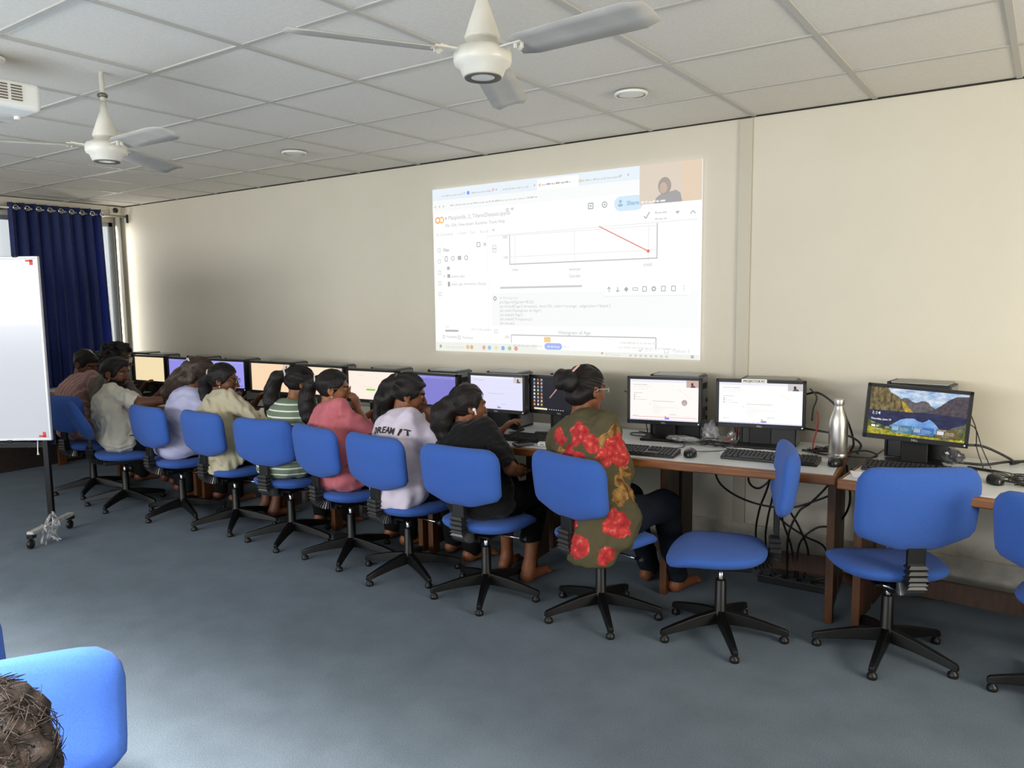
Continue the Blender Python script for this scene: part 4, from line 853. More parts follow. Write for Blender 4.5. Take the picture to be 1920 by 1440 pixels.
def mouse(label, x, y, rz):
    global ms_first
    if ms_first is None:
        t = thing('mouse', label, 'mouse', (x, y, DESK_Z), rz, 'black mice on the tables')
        mb = MB(); n = 20; rings = [(1.0, 0.0), (1.04, 0.008), (1.0, 0.018), (0.86, 0.028), (0.6, 0.034), (0.3, 0.037)]
        vs = [((0.031 + 0.002 * math.sin(2 * PI * k / n)) * math.cos(2 * PI * k / n) * s, 0.054 * math.sin(2 * PI * k / n) * s, z + (0.003 if math.sin(2 * PI * k / n) < 0 else 0) * (z > 0.01) + 0.001) for s, z in rings for k in range(n)] + [(0, 0, 0.039)]
        fs = [(i * n + k, i * n + (k + 1) % n, (i + 1) * n + (k + 1) % n, (i + 1) * n + k) for i in range(5) for k in range(n)] + [(5 * n + k, 5 * n + (k + 1) % n, 6 * n) for k in range(n)] + [tuple(reversed(range(n)))]
        mb.add(vs, fs); mb.build('shell', mat('mouse_black', '#19191b', rough=0.3), t, smooth=True)
        MB().lathe([(0.0, -0.004), (0.009, -0.004), (0.010, 0), (0.009, 0.004), (0, 0.004)], 12, M=Matrix.Translation((0, 0.028, 0.030)) @ Matrix.Rotation(PI / 2, 4, 'Y')).build('wheel', mat('wheel_grey', '#5a5a5c', rough=0.5), t, smooth=True); ms_first = t; return t
    c = copy_tree(ms_first); c.location = (x, y, DESK_Z); c.rotation_euler = (0, 0, rz); c['label'] = label; return c
mouse('mouse right of the keyboard beside the floral kurta', -0.645, -0.735, 0.25); mouse('mouse in front of the steel bottle', -0.004, -0.585, -0.1); mouse('mouse at the right end of the lake monitor\'s table, behind the chair top', 0.62, -0.60, 0.2)

# ------------------------------------------------------------------ small things on the tables
t = thing('steel_bottle', 'brushed steel water bottle with screw cap at the table seam', 'bottle', (-0.03, -0.425, DESK_Z))
M_steel = mat('brushed_steel', '#d2cec8', rough=0.36, metal=1.0, bump=0.04, bscale=40, stretch=(20, 20, 0.4))
PB = [(0, 0.001), (0.037, 0.001), (0.0415, 0.004), (0.043, 0.012), (0.043, 0.027), (0.0424, 0.029), (0.043, 0.031), (0.043, 0.160), (0.0415, 0.180), (0.037, 0.202), (0.029, 0.225), (0.0225, 0.240), (0.0205, 0.250), (0.0205, 0.260), (0, 0.260)]
MB().lathe(PB, 40).build('flask', M_steel, t, smooth=True)
MB().lathe([(0, 0.2605), (0.0212, 0.2605), (0.022, 0.263), (0.022, 0.283), (0.0205, 0.287), (0, 0.288)], 32).build('cap', M_steel, t, smooth=True)
t = thing('phone', 'grey phone in a raised case lying left of the white adapter', 'phone', (-1.505, -0.925, DESK_Z), -0.55)
MB().box((0, 0, 0.008), (0.075, 0.10, 0.015)).build('case', mat('phone_case', '#66676c', rough=0.45), t, bevel=0.006, seg=3); MB().box((0, 0, 0.0155), (0.060, 0.085, 0.003)).build('glass', mat('phone_glass', '#2e3036', rough=0.12), t, bevel=0.002)
mb = MB(); mb.box((0.0, -0.0505, 0.008), (0.014, 0.002, 0.005)); mb.build('port', M_black, t)
t = thing('adapter', 'small white plug adapter right of the grey phone', 'adapter', (-1.405, -0.885, DESK_Z), 0.35)
MB().box((0, 0, 0.011), (0.050, 0.042, 0.021)).build('body', M_white, t, bevel=0.004); MB().box((0, -0.0215, 0.011), (0.020, 0.002, 0.008)).build('socket', mat('socket_grey', '#9a9a98', rough=0.6), t)
pm = mat('paper_sheet', '#e9e8ee', rough=0.75)
def sheet(label, x, y, rz, w, h, seed, m=pm, z=0.0008):
    r = random.Random(seed); mb = MB(); n = 8
    vs = [((i / n - .5) * w, (j / n - .5) * h, 0.001 + 0.003 * abs(math.sin(i * 1.1 + seed)) * (j / n) + r.uniform(0, .0006)) for j in range(n + 1) for i in range(n + 1)]
    fs = [(j * 9 + i, j * 9 + i + 1, j * 9 + i + 10, j * 9 + i + 9) for j in range(n) for i in range(n)]
    o = tag(mb.add(vs, fs).build('paper_sheet', m, smooth=True), label, 'paper'); o.location = (x, y, DESK_Z + z); o.rotation_euler = (0, 0, rz); o.modifiers.new('thick', 'SOLIDIFY').thickness = 0.0003; return o
sheet('white paper sheet under the PROJECTOR PC monitor, behind its keyboard', -0.41, -0.50, 0.12, 0.297, 0.18, 2)
sheet('loose printed slip on the right table beside the seam', 0.135, -0.725, 0.3, 0.09, 0.12, 4)
# crumpled see-through bags
def bag(label, x, y, z, sx, sy, sz, seed, m, cat='bag'):
    bm = bmesh.new(); bmesh.ops.create_icosphere(bm, subdivisions=3, radius=1.0); r = random.Random(seed)
    ph = [r.uniform(0, 6) for _ in range(9)]
    for v in bm.verts:
        p = v.co.copy(); q = 1 + 0.18 * math.sin(5 * p.x + ph[0]) * math.sin(4 * p.y + ph[1]) + 0.14 * math.sin(9 * p.z + 6 * p.x + ph[2]) + 0.09 * math.sin(13 * p.y - 11 * p.x + ph[3]) + r.uniform(-.05, .05)
        v.co = Vector((p.x * sx * q, p.y * sy * q, max(-sz * 0.9, p.z * sz * q)))
    me = bpy.data.meshes.new('bag'); bm.to_mesh(me); bm.free(); me.materials.append(m); o = bpy.data.objects.new('plastic_bag', me); COL.objects.link(o); o.location = (x, y, z + sz * 0.9)
    return tag(o, label, cat, 'crumpled plastic bags')
M_film = mat('grey_film', '#b9bbbd', rough=0.22, spec=0.6, transm=0.35); M_film2 = mat('dark_film', '#55575a', rough=0.25, spec=0.6, transm=0.3)
bag('flat grey plastic bag on the stand of the grey badge monitor', -0.81, -0.435, DESK_Z + 0.016, 0.085, 0.05, 0.012, 3, M_film)
bag('crumpled clear bag standing between the grey badge and PROJECTOR PC monitors', -0.70, -0.31, DESK_Z + 0.001, 0.042, 0.04, 0.055, 5, M_film)
bag('clear bag under the lavender notebook monitor', -1.80, -0.72, DESK_Z + 0.001, 0.11, 0.05, 0.02, 7, M_film)
bag('dark crumpled bag beside the lake monitor\'s stand', 0.44, -0.355, DESK_Z + 0.016, 0.045, 0.035, 0.035, 9, M_film2)
bag('clear wrap left of the PROJECTOR PC monitor\'s stand', -0.60, -0.26, DESK_Z + 0.001, 0.025, 0.02, 0.03, 11, M_film)
bag('dark plastic sleeve lying under the lavender notebook monitor', -1.83, -0.80, DESK_Z + 0.001, 0.10, 0.035, 0.009, 13, M_film2)

# ------------------------------------------------------------------ cables
M_cable = mat('black_cable', '#141414', rough=0.45); M_red = mat('red_cable', '#a02a24', rough=0.5); M_grey = mat('grey_cable', '#6a6c6e', rough=0.5)
def cable(label, pts, r=0.0032, m=None, group=None):
    return tag(MB().tube(smooth_path(pts, 7), r, 7).build('cable', m or M_cable, smooth=True), label, 'cable', group)
Z0 = DESK_Z + 0.004
cable('mouse lead curling back to the grey badge monitor', [(-0.645, -0.68, Z0 + .012), (-0.62, -0.60, Z0), (-0.55, -0.53, Z0), (-0.56, -0.46, Z0), (-0.66, -0.38, Z0)], 0.002)
cable('keyboard lead running up behind the floral kurta\'s keyboard', [(-0.90, -0.71, Z0 + .01), (-0.80, -0.62, Z0), (-0.76, -0.56, Z0), (-0.77, -0.50, Z0), (-0.80, -0.47, Z0 + 0.02)], 0.002)
rr = random.Random(11)
def tangle(label, cx, cy, rx, ry, n, group, z=Z0, r=0.0024, m=None):
    for k in range(n):
        a0 = rr.uniform(0, 6.28); pts = []
        for q in range(7):
            a = a0 + q * rr.uniform(.7, 1.2); f = rr.uniform(.35, 1.0)
            pts.append((cx + rx * f * math.cos(a), cy + ry * f * math.sin(a), z + rr.uniform(0, 0.012) + 0.0022 * k))
        cable(label, pts, r, m, group)
tangle('thin black cable in the tangle between the grey badge and PROJECTOR PC monitors', -0.64, -0.41, 0.10, 0.07, 6, 'cables tangled between two white monitors')
tangle('thin black cable in the tangle left of the steel bottle', -0.12, -0.33, 0.09, 0.09, 6, 'cables tangled left of the bottle')
tangle('thin black cable in the loose coil right of the lake monitor', 0.72, -0.55, 0.13, 0.12, 5, 'cables coiled right of the lake monitor')
tangle('thin black cable in front of the lavender notebook monitor', -1.75, -0.78, 0.13, 0.07, 5, 'cables before the lavender monitor')
tangle('thin black cable heaped behind the pink top\'s hand', -2.72, -0.80, 0.10, 0.06, 5, 'cables behind the pink top')
tangle('thin black cable between the lilac and black t-shirts', -2.36, -0.78, 0.10, 0.06, 4, 'cables between lilac and black shirts')
tangle('thin grey cable heaped on the table between the beige and striped tops', -3.72, -0.80, 0.16, 0.07, 5, 'cables between beige and striped tops', m=M_grey)
tangle('thin grey cable heaped on the table right of the bearded man', -4.95, -0.80, 0.16, 0.06, 5, 'cables right of the bearded man', m=M_grey)
cable('black cord looping over the table behind the floral shoulder', [(-1.14, -0.30, 1.02), (-1.08, -0.28, 0.98), (-1.05, -0.27, 0.88), (-1.06, -0.25, Z0 + .01), (-1.16, -0.23, Z0)], 0.003)
cable('thick pale cord hanging beside the bun wearer\'s computer', [(-1.20, -0.30, 0.97), (-1.12, -0.26, 0.92), (-1.06, -0.20, 0.80), (-1.00, -0.17, Z0)], 0.004, M_grey)
cable('black cord falling straight behind the floral kurta\'s head', [(-1.20, -0.34, 1.00), (-1.10, -0.32, 0.95), (-1.09, -0.30, 0.85), (-1.09, -0.26, Z0)], 0.003)
cable('black loop of cord lying left of the grey badge monitor', [(-1.02, -0.33, Z0), (-1.10, -0.27, Z0), (-1.17, -0.30, Z0), (-1.14, -0.36, Z0), (-1.06, -0.36, Z0), (-1.0, -0.32, Z0)], 0.003)
for k in range(3):
    cable('cord arching out of the computer behind the grey badge monitor', [(-0.70, -0.20 + .02 * k, 1.02 - .05 * k), (-0.655, -0.21, 1.01 - .05 * k), (-0.62, -0.22, 0.94 - .04 * k), (-0.60 + .01 * k, -0.23, 0.84), (-0.58, -0.24, Z0 + .004)], 0.0034, M_red if k == 1 else M_cable, 'cords arching from the badge monitor\'s computer')
cable('red cable lying left of the PROJECTOR PC stand', [(-0.62, -0.35, Z0 + .01), (-0.56, -0.36, Z0), (-0.50, -0.34, Z0), (-0.44, -0.31, Z0)], 0.0045, M_red)
cable('red cable rising behind the PROJECTOR PC stand', [(-0.62, -0.30, Z0 + .01), (-0.55, -0.24, Z0 + .05), (-0.50, -0.20, Z0 + .06), (-0.46, -0.18, Z0 + .02)], 0.004, M_red)
cable('thick black cord arching from the PROJECTOR PC computer towards the bottle', [(-0.252, -0.20, 1.02), (-0.17, -0.22, 1.035), (-0.08, -0.22, 0.97), (-0.03, -0.22, 0.90), (0.0, -0.22, 0.80), (-0.01, -0.24, Z0)], 0.0055)
cable('thick black cord running level behind the steel bottle', [(-0.252, -0.22, 0.85), (-0.13, -0.25, 0.845), (-0.02, -0.25, 0.835), (0.04, -0.26, 0.80), (0.03, -0.28, Z0)], 0.0055)
cable('short black lead curling down the right edge of the PROJECTOR PC monitor', [(-0.205, -0.26, 1.06), (-0.17, -0.27, 1.02), (-0.185, -0.27, 0.96), (-0.19, -0.27, 0.90)], 0.004)
cable('red lead hanging right of the PROJECTOR PC monitor', [(-0.165, -0.27, 0.95), (-0.16, -0.275, 0.88), (-0.175, -0.28, 0.80), (-0.18, -0.28, Z0)], 0.004, M_red)
cable('thick black lead lying left of the bottle on the table', [(-0.22, -0.32, Z0), (-0.14, -0.33, Z0 + .004), (-0.08, -0.29, Z0 + .02), (-0.05, -0.24, Z0 + .03)], 0.006)
cable('thick black lead from the lake monitor trailing right along the wall', [(0.49, -0.31, 0.85), (0.56, -0.27, 0.84), (0.66, -0.20, 0.78), (0.66, -0.17, Z0 + .002), (0.72, -0.10, Z0 + .01), (0.78, -0.06, Z0)], 0.006)
cable('second thick black lead bending on the right table', [(0.46, -0.30, Z0 + .01), (0.56, -0.26, Z0 + .004), (0.64, -0.19, Z0 + .012), (0.70, -0.13, Z0 + .01), (0.75, -0.09, Z0)], 0.006)
for k in range(3):
    cable('thin black lead spreading over the right table', [(0.50, -0.36 + .02 * k, Z0), (0.60 + .04 * k, -0.40, Z0), (0.70, -0.50 - .05 * k, Z0), (0.84, -0.52 - .06 * k, Z0), (1.0, -0.45 - .1 * k, Z0)], 0.0024, None, 'leads spread over the right table')
for k in range(2): cable('thin lead hanging down the right edge of the lake monitor', [(0.50, -0.34, 1.0 - .05 * k), (0.525, -0.31, 0.92), (0.53 + .02 * k, -0.30, 0.84), (0.56 + .03 * k, -0.32, Z0)], 0.0024, None, 'leads at the lake monitor\'s right edge')
cable('black lead crossing the seam behind the bottle', [(-0.02, -0.28, Z0), (0.06, -0.24, Z0 + .012), (0.12, -0.28, Z0 + .004), (0.10, -0.34, Z0), (0.02, -0.36, Z0), (-0.03, -0.33, Z0)], 0.0036)
# cords hanging below the table behind the sideways chair
HANG = [[(-0.62, -0.50, 0.69), (-0.60, -0.42, 0.55), (-0.48, -0.34, 0.46), (-0.30, -0.30, 0.44), (-0.15, -0.30, 0.50), (0.0, -0.33, 0.60), (0.02, -0.33, 0.69)],
 [(-0.44, -0.45, 0.69), (-0.46, -0.40, 0.58), (-0.42, -0.36, 0.54), (-0.36, -0.34, 0.60), (-0.32, -0.34, 0.69)],
 [(-0.34, -0.40, 0.69), (-0.38, -0.34, 0.55), (-0.44, -0.28, 0.40), (-0.47, -0.23, 0.24), (-0.44, -0.22, 0.06), (-0.36, -0.22, 0.055)],
 [(-0.33, -0.38, 0.69), (-0.36, -0.32, 0.50), (-0.40, -0.26, 0.36), (-0.42, -0.22, 0.22), (-0.38, -0.23, 0.055), (-0.32, -0.23, 0.055)],
 [(-0.30, -0.38, 0.69), (-0.28, -0.34, 0.50), (-0.32, -0.28, 0.38), (-0.28, -0.24, 0.22), (-0.26, -0.23, 0.055)],
 [(-0.28, -0.36, 0.69), (-0.30, -0.30, 0.48), (-0.24, -0.26, 0.34), (-0.20, -0.22, 0.20), (-0.22, -0.21, 0.055)],
 [(-0.04, -0.34, 0.69), (-0.10, -0.30, 0.58), (-0.18, -0.28, 0.48), (-0.24, -0.28, 0.42), (-0.29, -0.27, 0.28), (-0.30, -0.23, 0.055)],
 [(-0.02, -0.26, 0.69), (0.00, -0.26, 0.50), (-0.06, -0.26, 0.38), (-0.16, -0.24, 0.34), (-0.24, -0.24, 0.24), (-0.25, -0.22, 0.055)],
 [(-0.36, -0.34, 0.60), (-0.34, -0.30, 0.40), (-0.22, -0.26, 0.30), (-0.12, -0.22, 0.24), (-0.10, -0.2, 0.10), (-0.16, -0.21, 0.055)]]
for p in HANG: cable('black cord hanging under the table behind the sideways chair', p, 0.0055, None, 'cords hanging under the table')
MB_ = MB().box((-0.30, -0.34, 0.66), (0.09, 0.07, 0.11)).build('power_adapter', M_black, bevel=0.008); tag(MB_, 'black power brick bundled with the cords under the table', 'adapter')

t = thing('power_strip', 'dark power strip on the floor under the hanging cords', 'power strip', (-0.27, -0.22, 0))
MB().box((0, 0, 0.022), (0.36, 0.06, 0.042)).build('body', M_black, t, bevel=0.005)
mb = MB()
for k in range(5): MB().box((-0.14 + k * 0.07, 0, 0.0445), (0.042, 0.042, 0.004)).build('socket', mat('socket_dark', '#2e2e30', rough=0.6), t)
# ------------------------------------------------------------------ people: smooth implicit bodies turned into one surface each
def V3(*a): return np.array(a, dtype=np.float32)
def smin(a, b, k):
    h = np.clip(0.5 + 0.5 * (b - a) / k, 0, 1); return b + (a - b) * h - k * h * (1 - h)
def smax(a, b, k): return -smin(-a, -b, k)
class SDF:
    def __init__(s, lo, hi, vox):
        s.lo = np.array(lo, np.float32); s.vox = vox; s.n = np.ceil((np.array(hi) - s.lo) / vox).astype(int) + 1
        s.f = np.full(s.n, 0.25, np.float32)
    def blk(s, lo, hi):
        a = np.clip(np.floor((np.array(lo) - s.lo) / s.vox).astype(int), 0, s.n - 1); b = np.clip(np.ceil((np.array(hi) - s.lo) / s.vox).astype(int) + 1, 0, s.n)
        if np.any(b - a < 1): return None, None
        ax = [s.lo[i] + s.vox * np.arange(a[i], b[i], dtype=np.float32) for i in range(3)]
        return tuple(slice(a[i], b[i]) for i in range(3)), (ax[0][:, None, None], ax[1][None, :, None], ax[2][None, None, :])
    def _put(s, sl, d, op, k):
        if op == 'add': s.f[sl] = smin(s.f[sl], d, k) if k > 0 else np.minimum(s.f[sl], d)
        elif op == 'sub': s.f[sl] = smax(s.f[sl], -d, k) if k > 0 else np.maximum(s.f[sl], -d)
    def cap(s, a, b, ra, rb=None, k=0.02, op='add'):
        rb = ra if rb is None else rb; a = np.array(a, np.float32); b = np.array(b, np.float32); R_ = max(ra, rb) + k + 3 * s.vox
        sl, P = s.blk(np.minimum(a, b) - R_, np.maximum(a, b) + R_)
        if sl is None: return s
        ba = b - a; L2 = float(ba @ ba) + 1e-12
        q = [P[i] - a[i] for i in range(3)]
        t = np.clip((q[0] * ba[0] + q[1] * ba[1] + q[2] * ba[2]) / L2, 0, 1)
        d = np.sqrt((q[0] - t * ba[0]) ** 2 + (q[1] - t * ba[1]) ** 2 + (q[2] - t * ba[2]) ** 2) - (ra + (rb - ra) * t)
        s._put(sl, d, op, k); return s
    def ell(s, c, r, M=None, k=0.02, op='add'):
        """M columns = axes"""
        c = np.array(c, np.float32); r = np.array(r, np.float32); R_ = float(r.max()) + k + 3 * s.vox
        sl, P = s.blk(c - R_, c + R_)
        if sl is None: return s
        q = [P[i] - c[i] for i in range(3)]
        if M is not None: q = [q[0] * M[0][i] + q[1] * M[1][i] + q[2] * M[2][i] for i in range(3)]
        k0 = np.sqrt((q[0] / r[0]) ** 2 + (q[1] / r[1]) ** 2 + (q[2] / r[2]) ** 2); k1 = np.sqrt((q[0] / r[0] ** 2) ** 2 + (q[1] / r[1] ** 2) ** 2 + (q[2] / r[2] ** 2) ** 2)
        d = k0 * (k0 - 1) / np.maximum(k1, 1e-6)
        s._put(sl, d, op, k); return s
    def grid(s): return [s.lo[i] + s.vox * np.arange(s.n[i], dtype=np.float32).reshape([-1 if j == i else 1 for j in range(3)]) for i in range(3)]
    def cut(s, fn, k=0.006):
        """keep where fn(x,y,z) < 0"""
        X, Y, Z = s.grid(); s.f = smax(s.f, np.broadcast_to(fn(X, Y, Z), s.f.shape).astype(np.float32), k); return s
    def wrinkle(s, amp, sc, seed=0):
        r = np.random.default_rng(seed); X, Y, Z = s.grid(); t = 0
        for _ in range(5):
            d = r.normal(size=3); d /= np.linalg.norm(d); w = sc * r.uniform(.6, 1.8)
            d2 = r.normal(size=3); d2 /= np.linalg.norm(d2)
            t = t + np.sin(w * (X * d[0] + Y * d[1] + Z * d[2]) + r.uniform(0, 6) + 1.2 * np.sin(0.5 * w * (X * d2[0] + Y * d2[1] + Z * d2[2])))
        near = np.abs(s.f) < 0.05
        s.f = np.where(near, s.f + (amp * t / 2).astype(np.float32), s.f); return s
    def mesh(s):
        f = s.f; n = f.shape; f = f.copy()
        for ax in range(3):
            sl = [slice(None)] * 3; sl[ax] = 0; f[tuple(sl)] = np.maximum(f[tuple(sl)], 0.01); sl[ax] = -1; f[tuple(sl)] = np.maximum(f[tuple(sl)], 0.01)
        ins = f < 0
        c = np.zeros(tuple(k - 1 for k in n), np.uint8)
        for i in (0, 1):
            for j in (0, 1):
                for k in (0, 1): c += ins[i:n[0]-1+i, j:n[1]-1+j, k:n[2]-1+k]
        cells = np.argwhere((c > 0) & (c < 8)); idx = np.full(c.shape, -1, np.int64); idx[tuple(cells.T)] = np.arange(len(cells))
        acc = np.zeros((len(cells), 3)); cnt = np.zeros(len(cells))
        corners = [(i, j, k) for i in (0, 1) for j in (0, 1) for k in (0, 1)]
        for a in corners:
            for ax in range(3):
                if a[ax] == 1: continue
                b = list(a); b[ax] = 1
                fa = f[cells[:, 0] + a[0], cells[:, 1] + a[1], cells[:, 2] + a[2]]; fb = f[cells[:, 0] + b[0], cells[:, 1] + b[1], cells[:, 2] + b[2]]
                m = (fa < 0) != (fb < 0); t = np.where(m, fa / np.where(m, fa - fb, 1), 0)
                p = np.array(a, float)[None, :].repeat(len(cells), 0); p[:, ax] = t
                acc[m] += p[m]; cnt[m] += 1
        vs = s.lo + s.vox * (cells + acc / np.maximum(cnt, 1)[:, None])
        quads = []
        for ax in range(3):
            u, v = (ax + 1) % 3, (ax + 2) % 3
            sa = [slice(1, -1)] * 3; sa[ax] = slice(0, -1); sb = [slice(1, -1)] * 3; sb[ax] = slice(1, None)
            A = ins[tuple(sa)]; B = ins[tuple(sb)]
            e = np.argwhere(A != B); fl = A[tuple(e.T)]
            off = np.array([1, 1, 1]); off[ax] = 0; e = e + off
            def cell(du, dv):
                q = e.copy(); q[:, u] -= du; q[:, v] -= dv; return idx[tuple(q.T)]
            q = np.stack([cell(1, 1), cell(0, 1), cell(0, 0), cell(1, 0)], 1); q[~fl] = q[~fl][:, ::-1]; quads.append(q)
        return vs, np.concatenate(quads)
    def build(s, name, mats, parent, assign=None, smooth_it=0):
        vs, q = s.mesh()
        q = q[(q >= 0).all(1)]
        me = bpy.data.meshes.new(name); me.vertices.add(len(vs)); me.vertices.foreach_set('co', vs.astype(np.float32).ravel())
        me.loops.add(len(q) * 4); me.loops.foreach_set('vertex_index', q.astype(np.int32).ravel())
        me.polygons.add(len(q)); me.polygons.foreach_set('loop_start', np.arange(0, len(q) * 4, 4, dtype=np.int32)); me.polygons.foreach_set('loop_total', np.full(len(q), 4, np.int32))
        for m in mats: me.materials.append(m)
        me.polygons.foreach_set('use_smooth', np.ones(len(q), bool))
        if assign is not None:
            c = vs[q].mean(1); me.polygons.foreach_set('material_index', assign(c).astype(np.int32))
        me.update(calc_edges=True); me.validate()
        o = bpy.data.objects.new(name, me); COL.objects.link(o); o.parent = parent
        if smooth_it: k = o.modifiers.new('smooth', 'SMOOTH'); k.iterations = smooth_it; k.factor = 0.5
        return o
def rot3(yaw, pitch, roll):
    """columns: right, forward, up. yaw left positive, pitch up positive"""
    M = Matrix.Rotation(yaw, 3, 'Z') @ Matrix.Rotation(pitch, 3, 'X') @ Matrix.Rotation(roll, 3, 'Y'); return np.array(M, dtype=np.float32)
def hand(S, W, u, nrm, side, s=1.0, curl=0.5, k=0.004, spread=0.0, thumb=0.5):
    """W wrist, u direction of the fingers, nrm the way the palm faces, side +1 when the thumb lies along u x nrm"""
    u = u / np.linalg.norm(u); nrm = nrm - u * (nrm @ u); nrm = nrm / np.linalg.norm(nrm); v = np.cross(u, nrm) * side
    S.ell(W + u * 0.045 * s, (0.040 * s, 0.050 * s, 0.016 * s), np.stack([v, u, nrm], 1), k=0.012)
    L = (0.068, 0.076, 0.071, 0.056)
    for i, off in enumerate((0.029, 0.010, -0.010, -0.028)):
        kn = W + u * (0.082 - 0.004 * abs(i - 1)) * s + v * off * s
        S.cap(W + u * 0.03 * s + v * off * 0.7 * s, kn, 0.012 * s, 0.0105 * s, k=0.010)
        a = 0.15 + curl * 0.5; p = kn; d0 = u + v * (off * 3 * spread)
        d0 = d0 / np.linalg.norm(d0)
        for j, (fr, r0, r1) in enumerate(((0.44, .0098, .0088), (0.31, .0088, .0080), (0.25, .0080, .0066))):
            dd = d0 * math.cos(a) + nrm * math.sin(a); e = p + dd * L[i] * fr * s; S.cap(p, e, r0 * s, r1 * s, k=k); p = e; a += curl * (0.9 + 0.1 * i)
    p = W + u * 0.022 * s + v * 0.030 * s; S.cap(W + u * 0.01 * s + v * .012 * s, p, 0.016 * s, 0.013 * s, k=0.012)
    d1 = u * 0.62 + v * 0.62 + nrm * 0.42 * thumb; d1 /= np.linalg.norm(d1); e = p + d1 * 0.042 * s; S.cap(p, e, .0125 * s, .0100 * s, k=0.006)
    d2 = u * 0.88 + v * 0.18 + nrm * 0.5 * thumb; d2 /= np.linalg.norm(d2); S.cap(e, e + d2 * 0.032 * s, .0100 * s, .0080 * s, k=k)
M_lip = mat('lips', '#74423a', rough=0.5); M_eyew = mat('eye_white', '#a3988c', rough=0.5); M_iris = mat('iris_dark', '#1a100c', rough=0.2)
M_glassrim = mat('spectacle_rim', '#1c1a1a', rough=0.35); M_goldrim = mat('spectacle_gold', '#9a8048', rough=0.3, metal=0.8); M_lens = mat('spectacle_lens', '#e8ecef', rough=0.05, alpha=0.25)
def skinm(name, c): return mat(name, c, rough=0.5, spec=0.35, var=0.08, vscale=40)
def hairm(name='black_hair', c='#0d0a09', dark=0.35):
    m = mat(name, c, rough=0.48, spec=0.32, bump=0.8, bscale=55, stretch=(7, 7, 0.9), var=0.45, vscale=45, vcol='#1a1310'); return m
def ik(A, B, l1, l2, hint):
    d = B - A; L = float(np.linalg.norm(d)); L2 = min(L, (l1 + l2) * 0.999); u = d / max(L, 1e-6)
    if L > L2: B = A + u * L2; L = L2
    x = (l1 * l1 - l2 * l2 + L * L) / (2 * L); h = math.sqrt(max(l1 * l1 - x * x, 0)); n = hint - u * (hint @ u); n = n / max(np.linalg.norm(n), 1e-6)
    return A + u * x + n * h, B
